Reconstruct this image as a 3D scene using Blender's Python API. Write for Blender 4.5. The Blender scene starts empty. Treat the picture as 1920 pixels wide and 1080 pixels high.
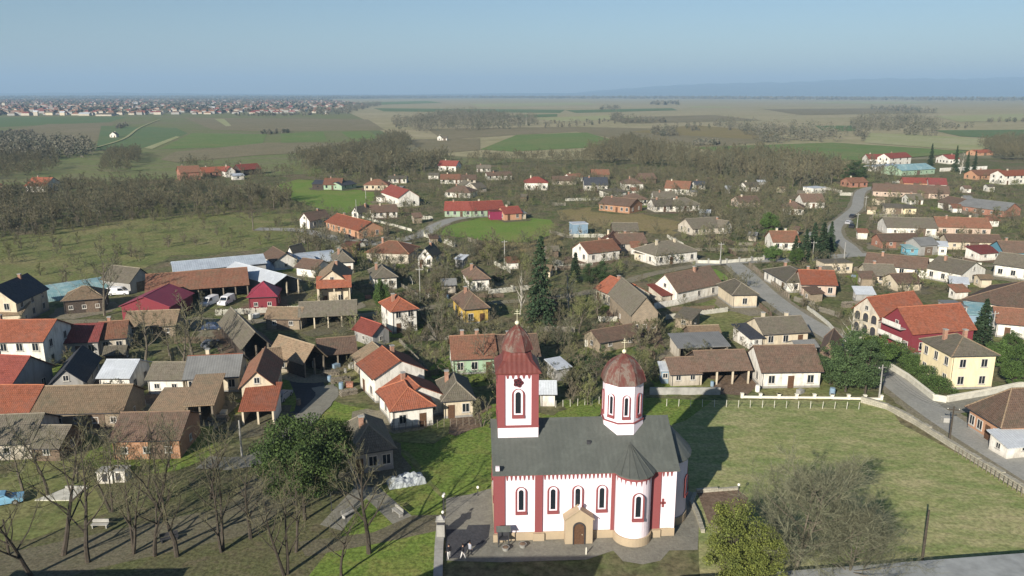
import bpy, math, random
import numpy as np
from mathutils import Vector, Matrix
R = math.radians
sc = bpy.context.scene
col = sc.collection

# ------------------------------------------------------------------ camera, sky, sun, exposure
CAM_H = 46.0; F = 1480.0; PITCH = R(13.85)
cd = bpy.data.cameras.new('camera'); cam = bpy.data.objects.new('camera', cd); col.objects.link(cam)
cam.location = (0, 0, CAM_H); cam.rotation_euler = (R(90) - PITCH, 0, 0)
cd.sensor_width = 36; cd.lens = F / 1920 * 36; cd.clip_start = 0.5; cd.clip_end = 80000
sc.camera = cam
SUN_EL = R(23.5); SH_AZ = R(29.5)          # shadows run away from the viewer, 29.5 deg to the right
w = bpy.data.worlds.new('World'); sc.world = w; w.use_nodes = True
nt = w.node_tree; bg = nt.nodes['Background']
sky = nt.nodes.new('ShaderNodeTexSky'); sky.sky_type = 'NISHITA'; sky.sun_disc = False
sky.sun_elevation = SUN_EL; sky.sun_rotation = R(180) + SH_AZ
sky.altitude = 120; sky.air_density = 1.0; sky.dust_density = 0.4; sky.ozone_density = 3.6
nt.links.new(sky.outputs[0], bg.inputs[0]); bg.inputs[1].default_value = 0.06
sd = bpy.data.lights.new('sun', 'SUN'); sun = bpy.data.objects.new('sun', sd); col.objects.link(sun)
sd.energy = 5.0; sd.angle = R(0.5); sd.color = (1.0, 0.93, 0.82)
d = Vector((math.sin(SH_AZ) * math.cos(SUN_EL), math.cos(SH_AZ) * math.cos(SUN_EL), -math.sin(SUN_EL)))
sun.rotation_euler = d.to_track_quat('-Z', 'Y').to_euler(); sun.location = (-60, -80, 90)
vs = sc.view_settings; vs.view_transform = 'Standard'; vs.look = 'None'; vs.exposure = 0.6; vs.gamma = 1
sc.render.engine = 'CYCLES'
cy = sc.cycles; cy.use_denoising = True; cy.max_bounces = 4; cy.diffuse_bounces = 2; cy.glossy_bounces = 2
cy.volume_bounces = 0; cy.transmission_bounces = 2; cy.transparent_max_bounces = 4

# ------------------------------------------------------------------ helpers
def P(px, py, z=0.0):
    """ground point seen at photograph pixel (px, py), at height z"""
    dep = PITCH + math.atan((py - 540) / F)
    D = (CAM_H - z) / math.tan(dep)
    zc = D * math.cos(PITCH) + (CAM_H - z) * math.sin(PITCH)
    return Vector(((px - 960) / F * zc, D, z))

def H(px, py, D):
    """height of the point seen at image row py at distance D"""
    return CAM_H - D * math.tan(PITCH + math.atan((py - 540) / F))

def tag(o, label=None, cat=None, group=None, kind=None):
    if label: o['label'] = label
    if cat: o['category'] = cat
    if group: o['group'] = group
    if kind: o['kind'] = kind
    return o

def E(name, loc, rz=0.0, label=None, cat=None, group=None):
    o = bpy.data.objects.new(name, None); col.objects.link(o)
    o.empty_display_size = 0.5; o.location = loc; o.rotation_euler = (0, 0, rz)
    return tag(o, label, cat, group)

def box_uv(me):
    nl = len(me.loops)
    if not nl: return
    co = np.empty(len(me.vertices) * 3, 'f'); me.vertices.foreach_get('co', co); co = co.reshape(-1, 3)
    vi = np.empty(nl, 'i'); me.loops.foreach_get('vertex_index', vi)
    npg = len(me.polygons); nrm = np.empty(npg * 3, 'f'); me.polygons.foreach_get('normal', nrm); nrm = nrm.reshape(-1, 3)
    lt = np.empty(npg, 'i'); me.polygons.foreach_get('loop_total', lt)
    n = np.repeat(nrm, lt, axis=0)
    flat = np.abs(n[:, 2]) > 0.97
    u = np.stack([-n[:, 1], n[:, 0], np.zeros(nl, 'f')], 1); ln = np.linalg.norm(u, axis=1, keepdims=True); ln[ln < 1e-6] = 1
    u = u / ln; u[flat] = (1, 0, 0)
    v = np.cross(n, u); v[flat] = (0, 1, 0)
    p = co[vi]
    uv = np.stack([(p * u).sum(1), (p * v).sum(1)], 1).astype('f')
    l = me.uv_layers.new(name='UVMap'); l.data.foreach_set('uv', uv.ravel())

class MB:
    def __init__(s): s.v = []; s.f = []; s.m = []
    def add(s, vs, fs, mi=0):
        o = len(s.v); s.v += [tuple(a) for a in vs]; s.f += [tuple(i + o for i in f) for f in fs]; s.m += [mi] * len(fs)
        return s
    def box(s, x0, x1, y0, y1, z0, z1, mi=0):
        return s.add([(x0,y0,z0),(x1,y0,z0),(x1,y1,z0),(x0,y1,z0),(x0,y0,z1),(x1,y0,z1),(x1,y1,z1),(x0,y1,z1)],
                     [(3,2,1,0),(4,5,6,7),(0,1,5,4),(1,2,6,5),(2,3,7,6),(3,0,4,7)], mi)
    def prism(s, poly, z0, z1, mi=0, cap=True):
        n = len(poly)
        fs = [(i, (i+1) % n, n + (i+1) % n, n + i) for i in range(n)]
        if cap: fs += [tuple(range(n-1, -1, -1)), tuple(range(n, 2*n))]
        return s.add([(x, y, z0) for x, y in poly] + [(x, y, z1) for x, y in poly], fs, mi)
    def tube(s, p0, p1, r0, r1, n=6, mi=0, cap=True):
        p0 = Vector(p0); p1 = Vector(p1); a = (p1 - p0).normalized()
        u = a.orthogonal().normalized(); v = a.cross(u)
        vs = []
        for p, r in ((p0, r0), (p1, r1)):
            for k in range(n):
                t = 2 * math.pi * k / n; vs.append(p + u * (r * math.cos(t)) + v * (r * math.sin(t)))
        fs = [(i, (i+1) % n, n + (i+1) % n, n + i) for i in range(n)]
        if cap: fs += [tuple(range(n-1, -1, -1)), tuple(range(n, 2*n))]
        return s.add(vs, fs, mi)
    def lathe(s, prof, n=16, cx=0, cy=0, mi=0, rot=0.0, sx=1, sy=1):
        vs = []; fs = []
        for r, z in prof:
            for k in range(n):
                t = 2 * math.pi * k / n + rot; vs.append((cx + sx * r * math.cos(t), cy + sy * r * math.sin(t), z))
        for j in range(len(prof) - 1):
            for k in range(n):
                fs.append((j*n+k, j*n+(k+1) % n, (j+1)*n+(k+1) % n, (j+1)*n+k))
        fs.append(tuple(range(n-1, -1, -1))); fs.append(tuple(range((len(prof)-1)*n, len(prof)*n)))
        return s.add(vs, fs, mi)
    def mesh(s, name, mats):
        me = bpy.data.meshes.new(name); me.from_pydata(s.v, [], s.f)
        for m in (mats if isinstance(mats, (list, tuple)) else [mats]): me.materials.append(m)
        if any(s.m): me.polygons.foreach_set('material_index', s.m)
        me.update(); box_uv(me)
        return me
    def build(s, name, mats, parent=None, loc=(0, 0, 0), rz=0.0):
        return link(name, s.mesh(name, mats), parent, loc, rz)

def link(name, me, parent=None, loc=(0, 0, 0), rz=0.0):
    o = bpy.data.objects.new(name, me); col.objects.link(o); o.location = loc
    if rz: o.rotation_euler = (0, 0, rz)
    if parent is not None: o.parent = parent
    return o

def np_mesh(name, verts, nper, mats, mi=None):
    """verts (N*nper,3): N separate faces of nper corners"""
    me = bpy.data.meshes.new(name); nv = len(verts); nf = nv // nper
    me.vertices.add(nv); me.vertices.foreach_set('co', np.asarray(verts, 'f').ravel())
    me.loops.add(nv); me.loops.foreach_set('vertex_index', np.arange(nv, dtype='i'))
    me.polygons.add(nf); me.polygons.foreach_set('loop_start', np.arange(0, nv, nper, dtype='i'))
    me.polygons.foreach_set('loop_total', np.full(nf, nper, 'i'))
    for m in mats: me.materials.append(m)
    if mi is not None: me.polygons.foreach_set('material_index', np.asarray(mi, 'i'))
    me.update(calc_edges=True)
    return me

# ------------------------------------------------------------------ materials
def newmat(name, rough=0.9):
    m = bpy.data.materials.new(name); m.use_nodes = True
    b = m.node_tree.nodes['Principled BSDF']; b.inputs['Roughness'].default_value = rough
    b.inputs['Specular IOR Level'].default_value = 0.2
    return m, m.node_tree, b
def N(t, typ, **k):
    n = t.nodes.new(typ)
    for a, v in k.items():
        if a.startswith('i_'):
            key = a[2:].replace('_', ' '); n.inputs[key].default_value = v
        else: setattr(n, a, v)
    return n
def ramp(t, fac, stops):
    r = t.nodes.new('ShaderNodeValToRGB'); e = r.color_ramp.elements
    while len(e) < len(stops): e.new(0.5)
    for q, (p, c) in zip(e, stops): q.position = p; q.color = (c[0], c[1], c[2], 1)
    t.links.new(fac, r.inputs[0]); return r.outputs[0]
def mix(t, fac, a, b, mode='MIX'):
    n = t.nodes.new('ShaderNodeMix'); n.data_type = 'RGBA'; n.blend_type = mode
    for s, i in ((fac, 0), (a, 6), (b, 7)):
        if hasattr(s, 'is_output'): t.links.new(s, n.inputs[i])
        elif i == 0: n.inputs[0].default_value = s
        else: n.inputs[i].default_value = (s[0], s[1], s[2], 1)
    return n.outputs[2]
def noise(t, vec, scale, detail=4, rough=0.6, dist=0.0):
    n = N(t, 'ShaderNodeTexNoise'); n.inputs['Scale'].default_value = scale
    n.inputs['Detail'].default_value = detail; n.inputs['Roughness'].default_value = rough
    n.inputs['Distortion'].default_value = dist
    if vec is not None: t.links.new(vec, n.inputs['Vector'])
    return n.outputs[0]
def hsv(t, c, v=None, h=None, s=None):
    n = N(t, 'ShaderNodeHueSaturation'); t.links.new(c, n.inputs['Color'])
    if v is not None: t.links.new(v, n.inputs['Value'])
    return n.outputs[0]
def mrange(t, x, a, b, c, d_):
    n = N(t, 'ShaderNodeMapRange'); t.links.new(x, n.inputs[0])
    for i, v in zip((1, 2, 3, 4), (a, b, c, d_)): n.inputs[i].default_value = v
    return n.outputs[0]
def bump(t, b, h, s, dist):
    n = N(t, 'ShaderNodeBump'); n.inputs['Strength'].default_value = s; n.inputs['Distance'].default_value = dist
    t.links.new(h, n.inputs['Height']); t.links.new(n.outputs[0], b.inputs['Normal'])
def sca(c, k): return tuple(min(1, x * k) for x in c)

def roof_tile(name, c, c2, moss=0.35, mosscol=(0.10, 0.10, 0.06), tile=(0.28, 0.36)):
    m, t, b = newmat(name, 0.9)
    uv = N(t, 'ShaderNodeTexCoord'); oi = N(t, 'ShaderNodeObjectInfo')
    br = N(t, 'ShaderNodeTexBrick'); t.links.new(uv.outputs['UV'], br.inputs['Vector'])
    br.inputs['Scale'].default_value = 1; br.inputs['Brick Width'].default_value = tile[0]; br.inputs['Row Height'].default_value = tile[1]
    br.inputs['Mortar Size'].default_value = 0.03; br.inputs['Bias'].default_value = -0.1
    for i, cc in (('Color1', c), ('Color2', c2), ('Mortar', sca(c, .45))): br.inputs[i].default_value = (*cc, 1)
    geo = N(t, 'ShaderNodeNewGeometry')
    n1 = noise(t, geo.outputs['Position'], 0.4, 7, 0.72, 0.4)
    n2 = noise(t, geo.outputs['Position'], 1.8, 6, 0.75)
    f = mrange(t, n1, 0.5 - moss * .12, 0.66, 0, .95)
    cc = mix(t, f, br.outputs[0], mosscol)
    cc = mix(t, mrange(t, n2, 0.42, 0.66, 0, 0.75), cc, sca(c2, 1.45))
    n4 = noise(t, geo.outputs['Position'], 0.9, 6, 0.8, 1.0)
    cc = mix(t, mrange(t, n4, 0.54, 0.64, 0, 0.55), cc, sca(c, .4))
    v = mrange(t, oi.outputs['Random'], 0, 1, 0.72, 1.2)
    cc = hsv(t, cc, v)
    t.links.new(cc, b.inputs['Base Color'])
    wv = N(t, 'ShaderNodeTexWave'); wv.bands_direction = 'X'; wv.inputs['Scale'].default_value = 1.1
    t.links.new(uv.outputs['UV'], wv.inputs['Vector']); bump(t, b, wv.outputs[1], 0.5, 0.05)
    return m
def metal_roof(name, c, c2, rough=0.5, rib=1.0, bs=0.5):
    m, t, b = newmat(name, rough)
    uv = N(t, 'ShaderNodeTexCoord'); geo = N(t, 'ShaderNodeNewGeometry')
    n1 = noise(t, geo.outputs['Position'], 0.5, 6, 0.7); n2 = noise(t, geo.outputs['Position'], 4, 4)
    cc = mix(t, mrange(t, n1, 0.35, 0.7, 0, 1), c, c2)
    n3 = noise(t, geo.outputs['Position'], 0.25, 8, 0.8, 1.5)
    cc = mix(t, mrange(t, n2, 0.4, 0.8, 0, .4), cc, sca(c, .6)); cc = mix(t, mrange(t, n3, 0.52, 0.62, 0, .5), cc, sca(c2, 1.5))
    t.links.new(cc, b.inputs['Base Color'])
    wv = N(t, 'ShaderNodeTexWave'); wv.bands_direction = 'X'; wv.inputs['Scale'].default_value = rib
    t.links.new(uv.outputs['UV'], wv.inputs['Vector']); bump(t, b, wv.outputs[1], bs, 0.04)
    b.inputs['Specular IOR Level'].default_value = 0.35
    return m
def stucco(name, c, dirt=0.5, dcol=(0.25, 0.21, 0.16)):
    m, t, b = newmat(name, 0.92)
    uv = N(t, 'ShaderNodeTexCoord'); geo = N(t, 'ShaderNodeNewGeometry')
    mp = N(t, 'ShaderNodeMapping'); mp.inputs['Scale'].default_value = (1.6, 1.6, 0.5); t.links.new(geo.outputs['Position'], mp.inputs[0])
    n1 = noise(t, mp.outputs[0], 0.8, 6, 0.7); n2 = noise(t, geo.outputs['Position'], 3.5, 4)
    cc = mix(t, mrange(t, n1, 0.46, 0.68, 0, dirt), c, dcol)
    sep = N(t, 'ShaderNodeSeparateXYZ'); t.links.new(geo.outputs['Position'], sep.inputs[0])
    low = mrange(t, sep.outputs[2], 0.0, 0.9, 0.55 * dirt + .1, 0)
    cc = mix(t, low, cc, dcol)
    cc = mix(t, mrange(t, n2, 0.45, 0.8, 0, .25), cc, sca(c, .75))
    t.links.new(cc, b.inputs['Base Color']); bump(t, b, n2, 0.3, 0.03)
    return m
def brick(name, c1, c2, mort=(0.35, 0.3, 0.25), w_=0.5, h_=0.2):
    m, t, b = newmat(name, 0.95)
    uv = N(t, 'ShaderNodeTexCoord'); geo = N(t, 'ShaderNodeNewGeometry')
    br = N(t, 'ShaderNodeTexBrick'); t.links.new(uv.outputs['UV'], br.inputs['Vector']); br.inputs['Scale'].default_value = 1
    br.inputs['Brick Width'].default_value = w_; br.inputs['Row Height'].default_value = h_; br.inputs['Mortar Size'].default_value = 0.02
    for i, cc in (('Color1', c1), ('Color2', c2), ('Mortar', mort)): br.inputs[i].default_value = (*cc, 1)
    n1 = noise(t, geo.outputs['Position'], 0.9, 6, 0.7)
    t.links.new(mix(t, mrange(t, n1, 0.4, 0.75, 0, .6), br.outputs[0], sca(c1, .5)), b.inputs['Base Color'])
    return m
def plain(name, c, rough=0.8, var=0.3, scale=2.0, metal=0.0, spec=0.2):
    m, t, b = newmat(name, rough)
    geo = N(t, 'ShaderNodeNewGeometry'); n1 = noise(t, geo.outputs['Position'], scale, 5, 0.65)
    t.links.new(mix(t, mrange(t, n1, 0.3, 0.75, 0, 1), sca(c, 1 + var * .5), sca(c, 1 - var)), b.inputs['Base Color'])
    b.inputs['Metallic'].default_value = metal; b.inputs['Specular IOR Level'].default_value = spec
    return m
def foliage(name, c, c2, trans=0.25):
    m, t, b = newmat(name, 0.8)
    geo = N(t, 'ShaderNodeNewGeometry'); oi = N(t, 'ShaderNodeObjectInfo'); tc = N(t, 'ShaderNodeTexCoord')
    n1 = noise(t, tc.outputs['Object'], 0.9, 3, 0.6)
    cc = mix(t, mrange(t, n1, 0.3, 0.7, 0, 1), c, c2)
    cc = hsv(t, cc, mrange(t, geo.outputs['Random Per Island'], 0, 1, 0.6, 1.4))
    cc = hsv(t, cc, mrange(t, oi.outputs['Random'], 0, 1, 0.8, 1.25))
    t.links.new(cc, b.inputs['Base Color'])
    return m
def ground(name, cols, s1=0.02, s2=0.25, s3=1.7, stretch=None, rows=None, fine=0.35):
    """cols: three colours mixed by large noise, broken up by finer noise"""
    m, t, b = newmat(name, 1.0); b.inputs['Specular IOR Level'].default_value = 0.05
    geo = N(t, 'ShaderNodeNewGeometry'); vec = geo.outputs['Position']
    if stretch:
        mp = N(t, 'ShaderNodeMapping'); mp.inputs['Rotation'].default_value = (0, 0, stretch[0]); mp.inputs['Scale'].default_value = (1, stretch[1], 1)
        t.links.new(vec, mp.inputs[0]); vec = mp.outputs[0]
    a = noise(t, vec, s1, 5, 0.6, 0.3); b2 = noise(t, vec, s2, 5, 0.65, 0.2); c3 = noise(t, geo.outputs['Position'], s3, 4, 0.7)
    cc = ramp(t, a, [(0.40, cols[0]), (0.5, cols[1]), (0.60, cols[2])])
    c2 = ramp(t, b2, [(0.42, cols[2]), (0.5, cols[0]), (0.6, cols[1])])
    cc = mix(t, 0.5, cc, c2)
    cc = hsv(t, cc, mrange(t, c3, 0.36, 0.64, 1 - fine, 1 + fine))
    if rows:
        mp = N(t, 'ShaderNodeMapping'); mp.inputs['Rotation'].default_value = (0, 0, rows[0]); t.links.new(geo.outputs['Position'], mp.inputs[0])
        wv = N(t, 'ShaderNodeTexWave'); wv.inputs['Scale'].default_value = rows[1]; wv.inputs['Distortion'].default_value = 1.5
        wv.inputs['Detail'].default_value = 3; wv.inputs['Detail Scale'].default_value = 0.6
        t.links.new(mp.outputs[0], wv.inputs[0]); cc = hsv(t, cc, mrange(t, wv.outputs[1], 0, 1, 1 - rows[2], 1 + rows[2]))
    t.links.new(cc, b.inputs['Base Color']); bump(t, b, c3, 0.5, 0.12)
    return m

RM = dict(
 orange=roof_tile('tile_orange', (0.31, 0.105, 0.055), (0.25, 0.085, 0.05), 0.1, (0.2, 0.1, 0.07)),
 red=roof_tile('tile_red', (0.24, 0.065, 0.045), (0.18, 0.052, 0.04), 0.0, (0.2, 0.06, 0.05)),
 obrown=roof_tile('tile_orange_brown', (0.23, 0.11, 0.066), (0.18, 0.085, 0.055), 0.35, (0.13, 0.095, 0.06)),
 brown=roof_tile('tile_brown', (0.165, 0.105, 0.075), (0.13, 0.088, 0.065), 0.4, (0.10, 0.085, 0.06)),
 grey=roof_tile('tile_grey_brown', (0.165, 0.14, 0.105), (0.125, 0.11, 0.085), 0.4, (0.12, 0.115, 0.075)),
 tan=roof_tile('tile_tan', (0.27, 0.19, 0.12), (0.20, 0.145, 0.095), 0.3, (0.15, 0.13, 0.085)),
 slate=roof_tile('tile_slate', (0.06, 0.065, 0.08), (0.045, 0.05, 0.06), 0.2, (0.07, 0.07, 0.07)),
 dred=roof_tile('tile_dark_red', (0.2, 0.05, 0.045), (0.16, 0.045, 0.04), 0.2, (0.12, 0.06, 0.05)),
 crimson=metal_roof('metal_crimson', (0.24, 0.035, 0.055), (0.19, 0.03, 0.048), 0.5, 0.8),
 metal=metal_roof('metal_pale', (0.5, 0.53, 0.55), (0.4, 0.42, 0.45), 0.5, 0.8),
 mgrey=metal_roof('metal_grey', (0.2, 0.2, 0.19), (0.14, 0.14, 0.135), 0.6, 0.8),
 teal=metal_roof('sheet_teal', (0.15, 0.3, 0.33), (0.35, 0.45, 0.42), 0.4, 0.8),
 slab=None, film=metal_roof('film_pale_blue', (0.45, 0.5, 0.54), (0.3, 0.33, 0.37), 0.4, 0.6),
)
RM['slab'] = plain('flat_roof_concrete', (0.30, 0.31, 0.30), .9, .3, .6)
WM = dict(
 white=stucco('plaster_white', (0.72, 0.69, 0.62), 0.6),
 cream=stucco('plaster_cream', (0.58, 0.5, 0.37), 0.55),
 dirty=stucco('plaster_dirty', (0.5, 0.45, 0.37), 0.8),
 yellow=stucco('plaster_pale_yellow', (0.78, 0.66, 0.42), 0.3),
 ochre=stucco('plaster_ochre', (0.52, 0.35, 0.07), 0.6),
 mint=stucco('plaster_mint', (0.30, 0.42, 0.29), 0.6),
 grey=stucco('plaster_grey', (0.33, 0.32, 0.3), 0.5, (0.15, 0.14, 0.12)),
 blue=stucco('paint_blue', (0.2, 0.29, 0.37), 0.3),
 sky=stucco('paint_turquoise', (0.13, 0.34, 0.43), 0.3),
 pink=stucco('plaster_pink', (0.52, 0.40, 0.32), 0.6),
 salmon=stucco('plaster_salmon', (0.46, 0.25, 0.15), 0.4),
 crimson=stucco('paint_crimson', (0.20, 0.038, 0.048), 0.3, (0.15, 0.04, 0.04)),
 magenta=stucco('paint_magenta', (0.22, 0.03, 0.07), 0.2, (0.12, 0.03, 0.04)),
 brick=brick('brick_red', (0.36, 0.14, 0.08), (0.28, 0.11, 0.07)),
 obrick=brick('brick_orange', (0.42, 0.2, 0.1), (0.34, 0.17, 0.085)),
 stone=brick('block_tan', (0.34, 0.27, 0.19), (0.27, 0.22, 0.16), (0.2, 0.17, 0.13)),
 dark=plain('wood_dark', (0.07, 0.055, 0.045), 0.9, 0.5, 3),
 wood=plain('wood_brown', (0.15, 0.11, 0.08), 0.9, 0.5, 3),
)
M_glass, _t, _b = newmat('window_glass', 0.12); _b.inputs['Base Color'].default_value = (0.015, 0.02, 0.025, 1); _b.inputs['Specular IOR Level'].default_value = 0.5
M_frame = plain('window_frame_white', (0.55, 0.52, 0.47), 0.6, 0.2)
M_frameb = plain('window_frame_brown', (0.12, 0.07, 0.045), 0.7, 0.3)
M_sill = plain('sill_concrete', (0.4, 0.38, 0.34), 0.9, 0.2)
M_door = plain('door_wood', (0.11, 0.06, 0.035), 0.7, 0.4, 5)
M_chim = brick('chimney_brick', (0.4, 0.2, 0.13), (0.32, 0.16, 0.1)); M_chimw = WM['cream']
M_conc = plain('concrete', (0.34, 0.33, 0.30), 0.9, 0.35, 0.8)
M_post = plain('post_wood', (0.2, 0.17, 0.13), 0.9, 0.4, 4)
M_rubber = plain('rubber', (0.02, 0.02, 0.02), 0.8, 0.2)
M_steel = plain('steel_dark', (0.05, 0.05, 0.055), 0.5, 0.3, 5)
# ------------------------------------------------------------------ houses
RECTS = []          # footprints, to keep trees off roofs
def swapxy(vs): return [(y, -x, z) for x, y, z in vs]
def roof_mesh(W, d, h, rise, typ, rc, ov=0.45, og=0.35, t=0.14):
    mb = MB()
    if typ in 'pg':
        L, S = (W, d) if typ == 'p' else (d, W)
        o = rise * ov / (S / 2); hl = L / 2 + og; hs = S / 2 + ov; e = 0.02
        prof = [(-hs, h - o + e), (0, h + rise + e), (hs, h - o + e), (hs, h - o + t), (0, h + rise + t * 1.1), (-hs, h - o + t)]
        vs = [(x, y, z) for x in (-hl, hl) for y, z in prof]
        fs = [(0, 1, 4, 5), (1, 2, 3, 4), (6, 11, 10, 7), (7, 10, 9, 8), (5, 4, 10, 11), (4, 3, 9, 10), (0, 6, 7, 1), (1, 7, 8, 2), (0, 5, 11, 6), (2, 8, 9, 3)]
        if typ == 'g': vs = swapxy(vs)
        mb.add(vs, fs)
        rl = [(-hl, 0), (hl, 0)] if typ == 'p' else [(0, -hl), (0, hl)]
        ridges = [((rl[0][0], rl[0][1], h + rise + t), (rl[1][0], rl[1][1], h + rise + t))]
    elif typ == 'h':
        sw = W < d; L, S = (d, W) if sw else (W, d)
        k = min(1.0, (S / 2) / (L / 2)) ; a = L / 2 + ov; b_ = S / 2 + ov; r = max(0.05, L / 2 - S / 2 * 0.95)
        zl = h - 0.04; zt = h + t * .7; zr = h + rise + t
        vs = [(-a, -b_, zl), (a, -b_, zl), (a, b_, zl), (-a, b_, zl), (-a, -b_, zt), (a, -b_, zt), (a, b_, zt), (-a, b_, zt), (-r, 0, zr), (r, 0, zr)]
        fs = [(3, 2, 1, 0), (0, 1, 5, 4), (1, 2, 6, 5), (2, 3, 7, 6), (3, 0, 4, 7), (4, 5, 9, 8), (5, 6, 9), (6, 7, 8, 9), (7, 4, 8)]
        if sw: vs = swapxy(vs)
        mb.add(vs, fs)
        V = vs; ridges = [(V[8], V[9]), (V[4], V[8]), (V[7], V[8]), (V[5], V[9]), (V[6], V[9])]
    elif typ in 'sb':       # pent roofs: s low at the front, b low at the back
        hs = d / 2 + ov; hl = W / 2 + og; z0, z1 = (h, h + rise) if typ == 's' else (h + rise, h)
        k = (z1 - z0) / d; za = z0 - k * ov + .02; zb = z1 + k * ov + .02
        vs = [(-hl, -hs, za), (hl, -hs, za), (hl, hs, zb), (-hl, hs, zb), (-hl, -hs, za + t), (hl, -hs, za + t), (hl, hs, zb + t), (-hl, hs, zb + t)]
        mb.add(vs, [(3, 2, 1, 0), (4, 5, 6, 7), (0, 1, 5, 4), (1, 2, 6, 5), (2, 3, 7, 6), (3, 0, 4, 7)]); ridges = []
    elif typ == 'f':
        mb.box(-W/2-.15, W/2+.15, -d/2-.15, d/2+.15, h + .01, h + .22); ridges = []
    elif typ == 't':        # half tunnel along y
        n = 10; vs = []
        for y in (-d/2, d/2):
            for i in range(n + 1):
                a = math.pi * i / n; vs.append((-W/2 * math.cos(a), y, h + rise * math.sin(a)))
        fs = [(i, i+1, n+1+i+1, n+1+i) for i in range(n)]
        mb.add(vs, fs); mb.add([vs[i] for i in range(n+1)], [tuple(range(n, -1, -1))]); mb.add([vs[n+1+i] for i in range(n+1)], [tuple(range(n+1))]); ridges = []
    return mb, ridges

def wall_mesh(W, d, h, rise, typ, open_front=False, ruin=False):
    mb = MB(); x, y = W / 2, d / 2
    V = lambda a, b_, c: (a, b_, c)
    hf = h if typ != 'b' else h + rise; hb = h if typ != 's' else h + rise
    if not open_front:
        mb.add([(-x, -y, -.3), (x, -y, -.3), (x, -y, hf), (-x, -y, hf)] + ([(0, -y, h + rise)] if typ == 'g' else []), [(0, 1, 2, 4, 3)] if typ == 'g' else [(0, 1, 2, 3)])
    mb.add([(x, y, -.3), (-x, y, -.3), (-x, y, hb), (x, y, hb)] + ([(0, y, h + rise)] if typ == 'g' else []), [(0, 1, 2, 4, 3)] if typ == 'g' else [(0, 1, 2, 3)])
    for s in (-1, 1):
        vs = [(s*x, -s*(-y) if 0 else (-y if s > 0 else y), -.3), (s*x, (y if s > 0 else -y), -.3), (s*x, (y if s > 0 else -y), hb if s > 0 else hf), (s*x, (-y if s > 0 else y), hf if s > 0 else hb)]
        if typ == 'p': mb.add(vs + [(s*x, 0, h + rise)], [(0, 1, 2, 4, 3)])
        else: mb.add(vs, [(0, 1, 2, 3)])
    if open_front: mb.add([(-x, -y, .03), (x, -y, .03), (x, y, .03), (-x, y, .03)], [(0, 1, 2, 3)])
    return mb
_c = {}
def cached(key, fn):
    if key not in _c: _c[key] = fn()
    return _c[key]
def add_window(par, x, y, z, rz, w_=0.9, h_=1.2, fm=None, near=True):
    """window whose outer face looks along local -y, turned by rz"""
    fm = fm or M_frame
    me = cached(('pane', w_, h_), lambda: MB().box(-w_/2, w_/2, -.03, .05, 0, h_).mesh('window', M_glass))
    o = link('window', me, par, (x, y, z), rz)
    if near:
        def fr():
            b = MB(); t = .09
            b.box(-w_/2-t, -w_/2, -.07, .05, -t, h_+t).box(w_/2, w_/2+t, -.07, .05, -t, h_+t)
            b.box(-w_/2, w_/2, -.07, .05, h_, h_+t).box(-w_/2, w_/2, -.07, .05, -t, 0)
            b.box(-.03, .03, -.06, -.032, 0, h_)
            return b.mesh('frame', fm)
        link('frame', cached(('fr', w_, h_, fm.name), fr), o)
        link('sill', cached(('sill', w_), lambda: MB().box(-w_/2-.15, w_/2+.15, -.16, .04, -.17, -.092).mesh('sill', M_sill)), o)
    return o
rnd = random.Random(7)
HS = []
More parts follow.
